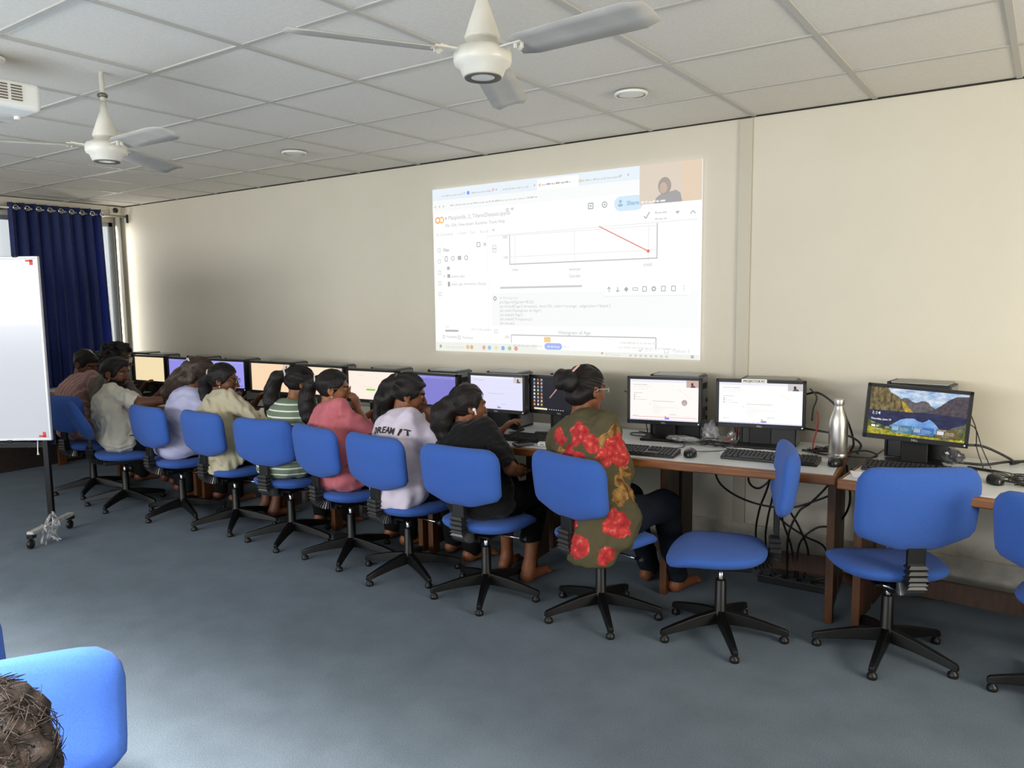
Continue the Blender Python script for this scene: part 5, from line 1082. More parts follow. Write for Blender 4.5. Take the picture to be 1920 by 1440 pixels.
def person(label, hub, rz, head, yaw, pitch=-8, roll=0, s=0.92, male=False, skin='#7d5138', seat=0.425, vox=0.006,
           top=None, trousers='#141519', arms=None, hair=None, beard=False, specs=None, slouch=0.05, twist=0.0, pel=(0, -0.04), feet=(0.10, 0.08), sleeve=0.55, ankles=False, extra=None, lean_sh=0.0, shdrop=0.0, ndrop=0.105):
    """hub: chair axis; rz: heading of the pelvis (deg, left positive from +y); head: world head centre; yaw: world heading of the face"""
    t = thing('person', label, 'person', (hub[0], hub[1], 0), D2R(rz), 'people seated at the computers')
    Rz = np.array(Matrix.Rotation(-D2R(rz), 3, 'Z'), dtype=np.float32)
    loc = lambda w: Rz @ (np.array(w, np.float32) - V3(hub[0], hub[1], 0))
    Hc = loc(head); HM = rot3(D2R(yaw - rz), D2R(pitch), D2R(roll)); hp = lambda x, y, z: Hc + HM @ (V3(x, y, z) * hs)
    hs = s * (1.06 if not male else 1.05)
    P = V3(pel[0], pel[1], seat + 0.098 * s)
    N = Hc + HM @ V3(0, -0.045, -0.10) * hs * 0.55 + V3(0, -0.012, -ndrop * s)
    ctl = (P + N) / 2 + V3(0, -slouch, 0.02); B = lambda q: P * (1 - q) ** 2 + ctl * 2 * q * (1 - q) + N * q * q
    T = lambda q: (lambda v: v / np.linalg.norm(v))((ctl - P) * (1 - q) + (N - ctl) * q)
    tw = lambda q: D2R(twist) * q
    def frame(q):
        up = T(q); r = V3(math.cos(tw(q)), math.sin(tw(q)), 0); r = r - up * (r @ up); r /= np.linalg.norm(r); f = np.cross(up, r); return r, f, up
    r1, f1, u1 = frame(0.86); SH = B(0.86) + f1 * lean_sh
    shw = (0.150 if not male else 0.178) * s / 0.92
    sh = {'L': SH - r1 * shw - V3(0, 0, shdrop), 'R': SH + r1 * shw - V3(0, 0, shdrop)}
    widths = [(0.0, .165, .118), (0.15, .150, .112), (0.33, .128, .098), (0.5, .132, .100), (0.66, .145, .106), (0.80, .148, .095), (0.9, .115, .075)] if not male else \
             [(0.0, .160, .115), (0.15, .148, .112), (0.33, .142, .105), (0.5, .152, .108), (0.66, .168, .112), (0.80, .172, .100), (0.9, .130, .080)]
    knees, ankl, toes = [], [], []
    for sg, ft in ((-1, feet[0]), (1, feet[1])):
        k_ = V3(sg * 0.11, 0.395 * s + pel[1], seat + 0.065); a_ = V3(sg * 0.10, 0.395 * s + pel[1] - 0.06 + ft, 0.085); knees.append(k_); ankl.append(a_); toes.append(a_ + V3(sg * 0.02, 0.15 * s, -0.055))
    l1, l2 = 0.285 * s, 0.245 * s
    arm = {}
    A = arms or {}
    for sd, sg in (('L', -1), ('R', 1)):
        spec = A.get(sd, {}); w = spec.get('wrist'); w = loc(w) if w is not None else V3(sg * 0.17, 0.22, seat + 0.16)
        hint = spec.get('hint', (sg * 0.5, -0.4, -0.8)); el, w = ik(sh[sd], w, l1, l2, V3(*hint)); arm[sd] = (sh[sd], el, w, spec, sg)
    pts = [Hc, P, *knees, *ankl, *toes] + [q for a in arm.values() for q in a[:3]]
    lo = np.min(pts, 0) - 0.24; hi = np.max(pts, 0) + 0.24; lo[2] = max(lo[2], 0.0) - 0.02
    # --- body
    S = SDF(lo, hi, vox)
    for q, w, dpt in widths:
        r, f, u = frame(q); S.ell(B(q), (w * s / .92 * .95, dpt * s / .92 * .95, 0.09 * s), np.stack([r, f, u], 1), k=0.04)
    for sg in (-1, 1):
        i = 0 if sg < 0 else 1
        S.cap(P + V3(sg * 0.085, 0.02, -0.02), knees[i], 0.078 * s, 0.055 * s, k=0.03); S.cap(knees[i], ankl[i], 0.052 * s, 0.034 * s, k=0.02)
        S.cap((knees[i] * .65 + ankl[i] * .35) + V3(0, -0.015, 0), (knees[i] * .35 + ankl[i] * .65), 0.050 * s, 0.036 * s, k=0.02)
        S.cap(ankl[i] + V3(0, -0.03, -0.045), toes[i], 0.034 * s, 0.026 * s, k=0.03); S.cap(ankl[i] + V3(0, -0.02, -0.05), ankl[i], 0.032, 0.034, k=0.02)
        for j in range(4): S.cap(toes[i] + V3((j - 1.5) * .014, 0, -.006), toes[i] + V3((j - 1.5) * .016, 0.035 - .004 * abs(j - 1), -.010), 0.011, 0.010, k=0.004)
    neckb = B(0.97); S.cap(neckb - T(1) * 0.02, hp(0, -0.025, -0.06), 0.050 * s * (1.12 if male else 1), 0.046 * s * (1.15 if male else 1), k=0.025)
    for sd in 'LR': S.cap(B(0.93), sh[sd] + V3(0, 0, .0), 0.052 * s, 0.052 * s, k=0.035)
    for sd, (a_, el, w, spec, sg) in arm.items():
        S.cap(a_, el, 0.047 * s * (1.1 if male else 1), 0.037 * s * (1.1 if male else 1), k=0.025); S.cap(el, el * .6 + w * .4, 0.038 * s * (1.1 if male else 1), 0.036 * s, k=0.012); S.cap(el * .6 + w * .4, w, 0.036 * s, 0.025 * s, k=0.012)
        u_ = w - el; u_ = V3(*spec['dir']) if 'dir' in spec else u_ / np.linalg.norm(u_)
        if 'dirw' in spec: u_ = Rz @ V3(*spec['dirw'])
        nn = V3(*spec.get('palm', (0, 0, -1)))
        if 'palmw' in spec: nn = Rz @ V3(*spec['palmw'])
        hand(S, w, u_, nn, spec.get('side', 1.0 if sd == 'L' else -1.0), s=s * 1.0, curl=spec.get('curl', 0.45), thumb=spec.get('thumb', .5))
    # head
    E = lambda c, r, k=.012, op='add': S.ell(hp(*c), np.array(r) * hs, HM, k=k, op=op)
    C = lambda a, b, ra, rb=None, k=.008, op='add': S.cap(hp(*a), hp(*b), ra * hs, (rb if rb else ra) * hs, k=k, op=op)
    E((0, -0.012, 0.022), (.073, .090, .084)); E((0, .022, -.025), (.060, .064, .082), .02); C((-.046, .005, -.052), (-.016, .060, -.090), .021, .017, .02); C((.046, .005, -.052), (.016, .060, -.090), .021, .017, .02)
    E((0, .066, -.090), (.022, .020, .018), .014); E((-.036, .052, -.028), (.026, .028, .026), .015); E((.036, .052, -.028), (.026, .028, .026), .015)
    C((-.034, .078, .020), (.034, .078, .020), .012, None, .012)
    for sg in (-1, 1): E((sg * .031, .092, .002), (.017, .012, .011), .006, 'sub'); E((sg * .031, .074, .002), (.0125, .0125, .0125), .002)
    C((0, .084, .004), (0, .106, -.034), .0075, .0115, .008); E((-.0115, .096, -.037), (.009, .010, .008), .006); E((.0115, .096, -.037), (.009, .010, .008), .006)
    C((-.019, .082, -.060), (.019, .082, -.060), .0075, None, .005); C((-.016, .080, -.0705), (.016, .080, -.0705), .008, None, .004)
    C((-.020, .0905, -.0652), (.020, .0905, -.0652), .0022, None, .002, 'sub')
    for sg in (-1, 1):
        E((sg * .076, -.010, -.008), (.009, .020, .031), .004); E((sg * .083, -.006, -.004), (.006, .011, .018), .003, 'sub'); E((sg * .074, .001, -.034), (.008, .009, .009), .004)
    if extra: extra(S, hp, hs, HM)
    skm = skinm('skin_' + skin[1:], skin); hm = hairm()
    def assign(c):
        q = (c - Hc) @ HM / hs; x, y, z = q.T; ax_ = np.abs(x); m = np.zeros(len(c), int)
        m[(ax_ < .021) & (y > .080) & (z < -.0535) & (z > -.079)] = 1
        e = (np.abs(ax_ - .031) < .0125) & (np.abs(z - .002) < .0045) & (y > .070); m[e] = 2; m[e & (np.abs(ax_ - .031) < .006)] = 3
        m[(np.abs(ax_ - .032) < .018) & (np.abs(z - .0215 + (ax_ - .03) ** 2 * 8) < .0042) & (y > .06)] = 4
        if beard: m[(y > -.02) & (z < -.040) & (z > -.125) & (ax_ < .075) & ~((ax_ < .021) & (z < -.0535) & (z > -.079) & (y > .08)) & (y > -0.02) & ~((np.abs(z + .045) < .006) & (ax_ > .03) & (y > .04))] = 4
        return m
    S.build('body', [skm, M_lip, M_eyew, M_iris, hm], t, assign, smooth_it=1)
    # --- trousers
    S = SDF(lo, hi, vox * 1.35); r, f, u = frame(0.0)
    S.ell(P + V3(0, 0, -0.015), (.166 * s / .92, .118 * s / .92, .085), np.stack([r, f, u], 1), k=.03)
    for i, sg in enumerate((-1, 1)):
        S.cap(P + V3(sg * 0.085, 0.02, -0.02), knees[i], 0.100 * s, 0.078 * s, k=0.03); S.cap(knees[i], ankl[i] + V3(0, 0, .10 if ankles else .0), 0.074 * s, 0.058 * s, k=0.025)
    S.cut(lambda X, Y, Z: np.maximum((0.035 + (.19 if ankles else 0)) - Z, Z - (P[2] + 0.03) - np.where(Y > P[1] + 0.05, 0.12, 0))); S.wrinkle(0.004, 38, 5)
    S.build('trousers', [mat('cloth_' + trousers[1:], trousers, rough=0.85, spec=0.2, bump=0.3, bscale=300, var=0.25, vscale=9)], t, smooth_it=1)
    # --- top garment
    if top:
        mt, hem, infl = top['mat'], top.get('hem', seat + 0.03), top.get('infl', 0.016)
        S = SDF(lo, hi, vox)
        for q, w, dpt in widths:
            r, f, u = frame(q); S.ell(B(q), (w * s / .92 * .95 + infl, dpt * s / .92 * .95 + infl, 0.09 * s + .01), np.stack([r, f, u], 1), k=0.05)
        if top.get('drape', True): S.ell(P + V3(0, -0.02, -0.02), (.172 * s / .92 + infl, .125 * s / .92 + infl, .10), k=.04)
        if 'tail' in top:
            for (a_, b_, ra, rb) in top['tail']: S.cap(P + V3(*a_), P + V3(*b_), ra, rb, k=.04)
        for sd in 'LR': S.cap(B(0.92), sh[sd], 0.058 * s + infl * .5, 0.062 * s, k=0.035)
        slv = top.get('sleeve', sleeve)
        for sd, (a_, el, w, spec, sg) in arm.items():
            if slv <= 1: S.cap(a_, a_ + (el - a_) * slv, 0.060 * s + infl * .3, 0.054 * s + infl * .45, k=0.03)
            else: S.cap(a_, el, 0.060 * s + infl * .3, 0.047 * s + infl * .3, k=0.03); S.cap(el, el + (w - el) * (slv - 1), 0.047 * s + infl * .3, 0.037 * s + infl * .3, k=0.01)
            # clean cuff: cut the rounded end of the sleeve
            if slv <= 1: e = a_ + (el - a_) * slv; dv = (el - a_) / np.linalg.norm(el - a_)
            else: e = el + (w - el) * (slv - 1); dv = (w - el) / np.linalg.norm(w - el)
            S.cap(e + dv * 0.075, e + dv * 0.16, 0.078, 0.078, k=0.002, op='sub')
        nk = top.get('neck', 0.060); S.cap(B(0.985) + T(1) * 0.018, hp(0, -.01, -.03), nk * s, nk * s * 1.15, k=.006, op='sub')
        tail = 'tail' in top
        S.cut(lambda X, Y, Z: hem - Z - (0.5 * np.maximum(0, Y - P[1] - 0.02) * (-1)) * 0 - np.where(Y > P[1] + 0.09, -0.16, 0))
        S.wrinkle(top.get('wr', 0.005), top.get('wsc', 34), top.get('seed', 3)); S.wrinkle(top.get('wr', 0.005) * .45, 85, top.get('seed', 3) + 40)
        tp = S.build('top', [mt], t, smooth_it=1)
        if 'collar' in top:
            mb = MB(); ring = []
            for k in range(25): a = 2 * PI * k / 24; ring.append(B(0.975) + T(1) * 0.018 + V3(math.cos(a) * .068 * s, math.sin(a) * .066 * s, 0.014 * math.sin(-a)))
            mb.tube([Vector(map(float, p)) for p in ring], 0.010 if top['collar'][1] else 0.006, 8); mb.build('collar', top['collar'][0], t, smooth=True)
    info = dict(t=t, Hc=Hc, HM=HM, hs=hs, hp=hp, B=B, frame=frame, sh=sh, lo=lo, hi=hi, s=s, P=P, arm=arm, top=tp if top else None)
    # --- hair
    if hair:
        hv = 0.0055; L_ = Hc - 0.17; U_ = Hc + 0.17
        if 'pony' in hair:
            for q in hair['pony']: L_ = np.minimum(L_, hp(*q[:3]) - q[3] * hs - .03); U_ = np.maximum(U_, hp(*q[:3]) + q[3] * hs + .03)
        S = SDF(L_, U_, hv); th = hair.get('thick', 0.012)
        S.ell(hp(0, -0.012, 0.024), (np.array((.073, .090, .084)) + th) * hs, HM, k=.01)
        fr = hair.get('line', (0.062, 1.32))       # hairline height over the brow and its slope
        X, Y, Z = S.grid(); q = [X - Hc[0], Y - Hc[1], Z - Hc[2]]
        lx, ly, lz = [(q[0] * HM[0, i] + q[1] * HM[1, i] + q[2] * HM[2, i]) / hs for i in range(3)]
        keep = np.maximum((fr[1] * (ly - 0.082) - (lz - fr[0])) * 0.6, hair.get('nape', -0.085) - lz)
        S.f = smax(S.f, keep.astype(np.float32), .008)
        for c_, r_ in hair.get('puffs', []): S.ell(hp(*c_), np.array(r_) * hs, HM, k=.018)
        if 'pony' in hair:
            pp = hair['pony']
            for a_, b_ in zip(pp, pp[1:]): S.cap(hp(*a_[:3]), hp(*b_[:3]), a_[3] * hs, b_[3] * hs, k=.014)
        for sg in (-1, 1):
            if not hair.get('cover_ears'): S.ell(hp(sg * .086, -.004, -.016), np.array((.018, .020, .030)) * hs, HM, k=.004, op='sub')
        S.wrinkle(hair.get('wr', .0035), hair.get('wsc', 75), 2)
        ho = S.build('hair', [hair.get('mat', hm)], t, smooth_it=1); info['hair'] = ho
        if 'pony' in hair or 'root' in hair:      # combed strands from the hairline to where the hair is gathered
            root = np.array(hair.get('root', hair.get('pony', [(0, -.1, .03)])[0][:3]), float); rad = np.array((.073, .090, .084)) + th + .0005; cen = np.array((0, -.012, .024)); mb = MB(); rr_ = random.Random(int(abs(hub[0]) * 37)); de = (root - cen) / rad; de /= np.linalg.norm(de)
            for i in range(hair.get('combed', 90)):
                az = D2R(rr_.uniform(-140, 140)); best = None
                for el in np.linspace(1.3, -.7, 40):
                    v = np.array((math.sin(az) * math.cos(el), math.cos(az) * math.cos(el), math.sin(el))); p = cen + v * rad
                    if fr[1] * (p[1] - .082) - (p[2] - fr[0]) > -.004 or p[2] < hair.get('nape', -.085) + .004: break
                    best = v
                if best is None: continue
                om = math.acos(max(-1, min(1, float(best @ de)))); pts_ = []
                if om < .2: continue
                for q in np.linspace(0, .97, 10):
                    v = (math.sin((1 - q) * om) * best + math.sin(q * om) * de) / math.sin(om); pts_.append(tuple(map(float, hp(*(cen + v / np.linalg.norm(v) * rad * (1.004 + .006 * rr_.random()))))))
                mb.tube(pts_, [.0012, .0018, .0021, .0022, .0022, .0022, .0022, .0022, .002, .0016], 4)
            mb.build('combed_strands', hair.get('mat', hm), t, smooth=True)
        # loose strands along the tail
        if 'pony' in hair and hair.get('strands', 24):
            rr_ = random.Random(int(abs(hub[0]) * 100)); mb = MB(); pp = hair['pony']
            for _ in range(hair.get('strands', 24)):
                a0 = rr_.uniform(0, 6.28); o_ = [hp(*[p[i] + p[3] * rr_.uniform(.85, 1.02) * (math.cos(a0 + .15 * j) if i == 0 else math.sin(a0 + .15 * j) if i == 1 else 0) for i in range(3)]) for j, p in enumerate(pp)]
                tail_ = o_[-1] + V3(rr_.uniform(-.015, .015), rr_.uniform(-.015, .015), -rr_.uniform(.01, .05)); o_.append(tail_)
                sp = smooth_path([tuple(map(float, p)) for p in o_], 4); n_ = len(sp); mb.tube(sp, [0.0022 * (1 - .75 * i / n_) for i in range(n_)], 4)
            mb.build('loose_strands', hair.get('mat', hm), t, smooth=True)
        if 'tie' in hair:
            p_, r_, m_ = hair['tie']; mb = MB(); c = hp(*p_); dv = Vector(map(float, HM @ V3(*hair.get('tied', (0, -1, -.3))))).normalized(); a_ = dv.orthogonal().normalized(); b_ = dv.cross(a_)
            mb.tube([Vector(map(float, c)) + (a_ * math.cos(k * PI / 8) + b_ * math.sin(k * PI / 8)) * r_ for k in range(17)], 0.007, 8); mb.build('hair_tie', m_, t, smooth=True)
    if specs:
        mb = MB(); rm = specs
        for sg in (-1, 1):
            ring = [hp(sg * .032 + .023 * math.cos(k * PI / 8), .098, .0 + .018 * math.sin(k * PI / 8)) for k in range(17)]; mb.tube([tuple(map(float, p)) for p in ring], 0.0021, 6)
            mb.tube([tuple(map(float, hp(*p))) for p in ((sg * .055, .098, .006), (sg * .074, .07, .006), (sg * .081, .0, .004), (sg * .080, -.02, -.012))], 0.002, 6)
        mb.tube([tuple(map(float, hp(*p))) for p in ((-.009, .100, .004), (.009, .100, .004))], 0.002, 6)
        sp = mb.build('spectacles', rm, t, smooth=True)
        mb = MB()
        for sg in (-1, 1): mb.poly([tuple(map(float, hp(sg * .032 + .022 * math.cos(k * PI / 8), .098, .017 * math.sin(k * PI / 8)))) for k in range(16)])
        mb.build('lenses', M_lens, sp)
    return info
def ball(info, name, p, r, m, parent=None):
    o = MB().lathe([(0, -r), (r * .7, -r * .7), (r, 0), (r * .7, r * .7), (0, r)], 12, M=Matrix.Translation(Vector(map(float, p)))).build(name, m, parent or info['t'], smooth=True); return o
def cloth(name, c, **k): return mat('cloth_' + name, c, rough=0.88, spec=0.2, bump=k.pop('bump', 0.25), bscale=350, sheen=0.1, **k)
M_lan = mat('blue_lanyard', '#3a55a8', rough=0.6); M_scr = mat('scrunchie_pale', '#cfc4c4', rough=0.8); M_ear = mat('pearl', '#e8e2d2', rough=0.25)
def striped(name, c1, c2, freq, duty, axis='Z', rough=0.88):
    m = mat('cloth_' + name, c1, rough=rough, spec=0.2); nt = m.node_tree; b = nt.nodes['Principled BSDF']; tc = nt.nodes.new('ShaderNodeTexCoord'); sp = nt.nodes.new('ShaderNodeSeparateXYZ'); nt.links.new(tc.outputs['Object'], sp.inputs[0])
    mu = nt.nodes.new('ShaderNodeMath'); mu.operation = 'MULTIPLY'; mu.inputs[1].default_value = freq; nt.links.new(sp.outputs[axis], mu.inputs[0]); fr = nt.nodes.new('ShaderNodeMath'); fr.operation = 'FRACT'; nt.links.new(mu.outputs[0], fr.inputs[0])
    lt = nt.nodes.new('ShaderNodeMath'); lt.operation = 'LESS_THAN'; lt.inputs[1].default_value = duty; nt.links.new(fr.outputs[0], lt.inputs[0])
    mx = nt.nodes.new('ShaderNodeMix'); mx.data_type = 'RGBA'; mx.inputs['A'].default_value = (*lin(c1), 1); mx.inputs['B'].default_value = (*lin(c2), 1); nt.links.new(lt.outputs[0], mx.inputs['Factor']); nt.links.new(mx.outputs['Result'], b.inputs['Base Color']); return m
# ------------------------------------------------------------------ the people along the tables, from the bun at the right to the curtain
# woman in the floral kurta
def floral():
    m = mat('cloth_floral', '#4c4632', rough=0.85, spec=0.2); nt = m.node_tree; b = nt.nodes['Principled BSDF']; L = nt.links
    tc = nt.nodes.new('ShaderNodeTexCoord'); n = nt.nodes.new('ShaderNodeTexNoise'); n.inputs['Scale'].default_value = 14; n.inputs['Detail'].default_value = 3; L.new(tc.outputs['Object'], n.inputs['Vector'])
    sub = nt.nodes.new('ShaderNodeVectorMath'); sub.operation = 'SUBTRACT'; sub.inputs[1].default_value = (.5, .5, .5); L.new(n.outputs['Color'], sub.inputs[0])
    sc = nt.nodes.new('ShaderNodeVectorMath'); sc.operation = 'SCALE'; sc.inputs['Scale'].default_value = 0.095; L.new(sub.outputs[0], sc.inputs[0])
    ad = nt.nodes.new('ShaderNodeVectorMath'); ad.operation = 'ADD'; L.new(tc.outputs['Object'], ad.inputs[0]); L.new(sc.outputs[0], ad.inputs[1])
    vo = nt.nodes.new('ShaderNodeTexVoronoi'); vo.inputs['Scale'].default_value = 34; L.new(ad.outputs[0], vo.inputs['Vector'])
    pet = nt.nodes.new('ShaderNodeValToRGB'); e = pet.color_ramp.elements; e[0].color = (*lin('#d9857a'), 1); e[0].position = 0.0; e[1].color = (*lin('#8f2226'), 1); e[1].position = 0.85
    e2 = e.new(0.30); e2.color = (*lin('#c1403c'), 1); L.new(vo.outputs['Distance'], pet.inputs[0])
    nl = nt.nodes.new('ShaderNodeTexNoise'); nl.inputs['Scale'].default_value = 30; L.new(ad.outputs[0], nl.inputs['Vector'])
    lf = nt.nodes.new('ShaderNodeValToRGB'); lf.color_ramp.elements[0].color = (*lin('#5a3a1a'), 1); lf.color_ramp.elements[1].color = (*lin('#a8824a'), 1); lf.color_ramp.elements[0].position = .35; lf.color_ramp.elements[1].position = .65; L.new(nl.outputs['Fac'], lf.inputs[0])
    def mask(pts):
        cur = None
        for (x, y, z), r in pts:
            d = nt.nodes.new('ShaderNodeVectorMath'); d.operation = 'DISTANCE'; d.inputs[1].default_value = (x, y, z); L.new(ad.outputs[0], d.inputs[0])
            mr = nt.nodes.new('ShaderNodeMapRange'); mr.inputs['From Min'].default_value = r; mr.inputs['From Max'].default_value = r * .93; L.new(d.outputs['Value'], mr.inputs['Value'])
            if cur is None: cur = mr.outputs[0]
            else: mx = nt.nodes.new('ShaderNodeMath'); mx.operation = 'MAXIMUM'; L.new(cur, mx.inputs[0]); L.new(mr.outputs[0], mx.inputs[1]); cur = mx.outputs[0]
        return cur
    m.use_nodes = True
    return m, mask, pet, lf, nt, b
FM, fmask, fpet, flf, fnt, fb = floral()
P10 = person('person in an olive floral kurta with hair bun and pink stick', (-0.925, -1.07), -8, (-1.060, -1.03, 1.090), -17, -6, 0, s=0.95, skin='#7a4a30', vox=0.0055,
    top=dict(mat=FM, hem=0.315, infl=0.020, sleeve=1.12, wr=0.006, tail=[((0, -0.10, 0.0), (0.02, -0.155, -0.16), .085, .085), ((0.08, -0.08, -.02), (0.10, -0.13, -0.16), .07, .06), ((-.07, -.08, -.02), (-.07, -.13, -.13), .07, .06), ((0.13, 0, 0), (0.15, -.06, -.10), .06, .05)], collar=(M_lan, 1), neck=0.062),
    trousers='#141b26', arms={'R': dict(wrist=(-0.99, -0.85, 0.585), hint=(0.9, -0.3, -0.5), palm=(0, 0, -1)), 'L': dict(wrist=(-1.15, -0.76, 0.79), hint=(-.6, -.3, -.7))}, slouch=0.055, twist=-8, pel=(0, -0.03), feet=(.24, .20), specs=mat('silver_rim', '#c8c8c8', rough=.25, metal=.7),
    hair=dict(thick=0.010, root=(0, -.10, .04), puffs=[((-0.015, -0.115, 0.040), (.060, .040, .055)), ((-0.05, -0.125, 0.045), (.030, .035, .045)), ((0.015, -0.125, 0.028), (.035, .030, .040)), ((-.03, -.14, .02), (.035, .025, .03)), ((0, -0.06, -0.03), (.062, .055, .055))], line=(0.066, 1.25), nape=-0.09))
hp = P10['hp']; st = MB(); st.tube([tuple(map(float, hp(*q))) for q in ((-.085, -.155, -.055), (-.02, -.125, .04), (.045, -.10, .115))], [0.0028, 0.004, 0.0052], 8); st.build('hair_stick', mat('pink_stick', '#d8a8a4', rough=0.35), P10['t'], smooth=True)
# flowers where the cloth shows them: placed on the back of the kurta in its own frame
bvh = BVHTree.FromObject(P10['top'], bpy.context.evaluated_depsgraph_get())
def on_cloth(x, z, y0=-0.6):
    h = bvh.ray_cast(Vector((x, y0, z)), Vector((0, 1, 0))); return tuple(h[0]) if h[0] is not None else (x, -0.15, z)
def on_side(y, z, x0=0.8):
    h = bvh.ray_cast(Vector((x0, y, z)), Vector((-1, 0, 0))); return tuple(h[0]) if h[0] is not None else (.2, y, z)
FL = [(on_cloth(-.05, .905), .058), (on_cloth(.005, .865), .044), (on_cloth(-.085, .82), .040), (on_cloth(-.03, .795), .026), (on_cloth(.06, .805), .046), (on_cloth(.10, .775), .034), (on_cloth(.125, .745), .030), (on_cloth(-.165, .88), .045), (on_side(-.03, .85), .060), (on_side(-.05, .80), .050), (on_side(-.03, .76), .03), (on_cloth(.06, .70), .035), (on_cloth(.15, .52), .060), (on_cloth(.17, .48), .035), (on_cloth(0.02, .40), .060), (on_cloth(-.03, .42), .040), (on_cloth(.14, .37), .045), (on_cloth(-.03, .48), .025)]
LF = [(on_cloth(-.14, .80), .040), (on_cloth(.06, .87), .05), (on_cloth(.12, .86), .045), (on_side(-.05, .90), .05), (on_side(.02, .72), .045), (on_side(-.04, .68), .05), (on_cloth(.14, .62), .04), (on_side(.0, .62), .04)]
fm_ = fmask(FL); lm_ = fmask(LF)
m1 = fnt.nodes.new('ShaderNodeMix'); m1.data_type = 'RGBA'; m1.inputs['A'].default_value = (*lin('#4f4934'), 1); fnt.links.new(lm_, m1.inputs['Factor']); fnt.links.new(flf.outputs[0], m1.inputs['B'])
m2 = fnt.nodes.new('ShaderNodeMix'); m2.data_type = 'RGBA'; fnt.links.new(fm_, m2.inputs['Factor']); fnt.links.new(m1.outputs['Result'], m2.inputs['A']); fnt.links.new(fpet.outputs[0], m2.inputs['B']); fnt.links.new(m2.outputs['Result'], fb.inputs['Base Color'])

# woman in black with an earbud
P9 = person('person in a black t-shirt with low puffed ponytail and white earbud', (-1.575, -1.14), 2, (-1.735, -1.10, 0.972), -32, -4, 0, s=0.92, skin='#7c4c30', vox=0.0055,
    top=dict(mat=cloth('black_tee', '#0e0e10'), hem=0.44, infl=0.018, sleeve=0.92, wr=0.007, seed=8), trousers='#0d0d0f',
    arms={'R': dict(wrist=(-1.475, -0.98, 0.62), hint=(0.8, -0.6, -0.5), dirw=(-.5, .5, .2), palmw=(-.5, .3, -.6), curl=.7), 'L': dict(wrist=(-1.72, -0.83, 0.79), hint=(-.6, -.3, -.7))}, slouch=0.05, twist=-10, ankles=True, feet=(.05, -.04),
    hair=dict(thick=0.011, puffs=[((-0.02, -0.10, -.015), (.065, .05, .06))], pony=[(-.01, -.112, .0, .045), (-.02, -.140, -.05, .062), (-.02, -.140, -.105, .058), (-.01, -.12, -.16, .048), (.0, -.10, -.21, .030)], line=(0.064, 1.28), strands=30))
ball(P9, 'earbud', P9['hp'](.086, .004, -.014), 0.010, M_white); MB().tube([tuple(map(float, P9['hp'](*q))) for q in ((.088, .008, -.016), (.087, .016, -.042))], 0.0042, 8).build('earbud_stem', M_white, P9['t'], smooth=True)
mb = MB(); w = P9['arm']['R'][2]; e = P9['arm']['R'][1]; c = w + (e - w) * .10
for k in range(9): a = k * 2 * PI / 9; mb.lathe([(0, -.005), (.005, 0), (0, .005)], 8, M=Matrix.Translation(Vector(map(float, c + V3(.027 * math.cos(a), .010 * math.sin(a), .027 * math.sin(a))))))
mb.build('bracelet', mat('gold_beads', '#b98a3e', rough=0.3, metal=0.7), P9['t'])

# printed lilac t-shirt
P8 = person('person in a lilac t-shirt printed DREAM IT, wavy half tied hair, hand at the chin', (-2.13, -1.13), -14, (-2.20, -1.05, 1.002), -44, -14, 4, s=0.93, skin='#8a5738', vox=0.0055,
    top=dict(mat=cloth('lilac_tee', '#d3c8d6', var=0.05, vscale=10), hem=0.415, infl=0.029, sleeve=1.0, wr=0.006, seed=12, collar=(M_lan, 0), tail=[((0, -.09, 0), (0.01, -.135, -.08), .09, .085), ((.10, -.04, 0), (.12, -.09, -.08), .07, .06), ((-.10, -.04, 0), (-.11, -.08, -.06), .07, .06)]), trousers='#111114',
    arms={'R': dict(wrist=(-2.09, -0.99, 0.815), hint=(0.9, 0.1, -0.9), dirw=(-.15, .02, 1), palmw=(-.9, -.1, .1), curl=.75), 'L': dict(wrist=(-2.28, -0.78, 0.79), hint=(-.6, -.3, -.7))}, slouch=0.065, twist=-14,
    hair=dict(thick=0.011, pony=[(-.01, -.085, .045, .052), (-.02, -.115, .0, .058), (-.025, -.125, -.06, .058), (-.03, -.13, -.125, .052), (-.02, -.125, -.185, .040), (-.01, -.12, -.225, .02)], tie=((0, -.098, .075), .02, mat('grey_band', '#55504f', rough=.7)), tied=(0, -1, .4), line=(0.064, 1.3), strands=46, wr=.006, wsc=60))
tb = BVHTree.FromObject(P8['top'], bpy.context.evaluated_depsgraph_get())
def print_on(info, name, txt, size, xc, zc, m, arc=0.0, bold=0.0, parent=None):
    vs, fs = text_mesh(txt, size, font_bold=bold, align='CENTER', spacing=1.08); bm = bmesh.new(); bv = [bm.verts.new(v) for v in vs]
    for f in fs:
        try: bm.faces.new([bv[i] for i in f])
        except ValueError: pass
    bmesh.ops.triangulate(bm, faces=bm.faces[:])
    for _ in range(4):
        le = [e for e in bm.edges if e.calc_length() > 0.006]
        if le: bmesh.ops.subdivide_edges(bm, edges=le, cuts=1); bmesh.ops.triangulate(bm, faces=bm.faces[:])
    for v in bm.verts:
        x = v.co.x + xc; z = v.co.y + zc - arc * v.co.x ** 2; h = tb.ray_cast(Vector((x, -0.7, z)), Vector((0, 1, 0)))
        if h[0] is not None: p, nn = h[0], h[1]; v.co = p - nn * 0.0 + Vector((0, -0.0045, 0))
        else: v.co = Vector((x, -.12, z))
    me = bpy.data.meshes.new(name); bm.to_mesh(me); bm.free(); me.materials.append(m); o = bpy.data.objects.new(name, me); COL.objects.link(o); o.parent = parent or info['t']; return o
print_on(P8, 'shirt_lettering', 'DREAM IT', 0.047, -0.005, 0.808, mat('print_black', '#1d1a18', rough=.7), arc=1.2, bold=0.0014, parent=P8['top'])
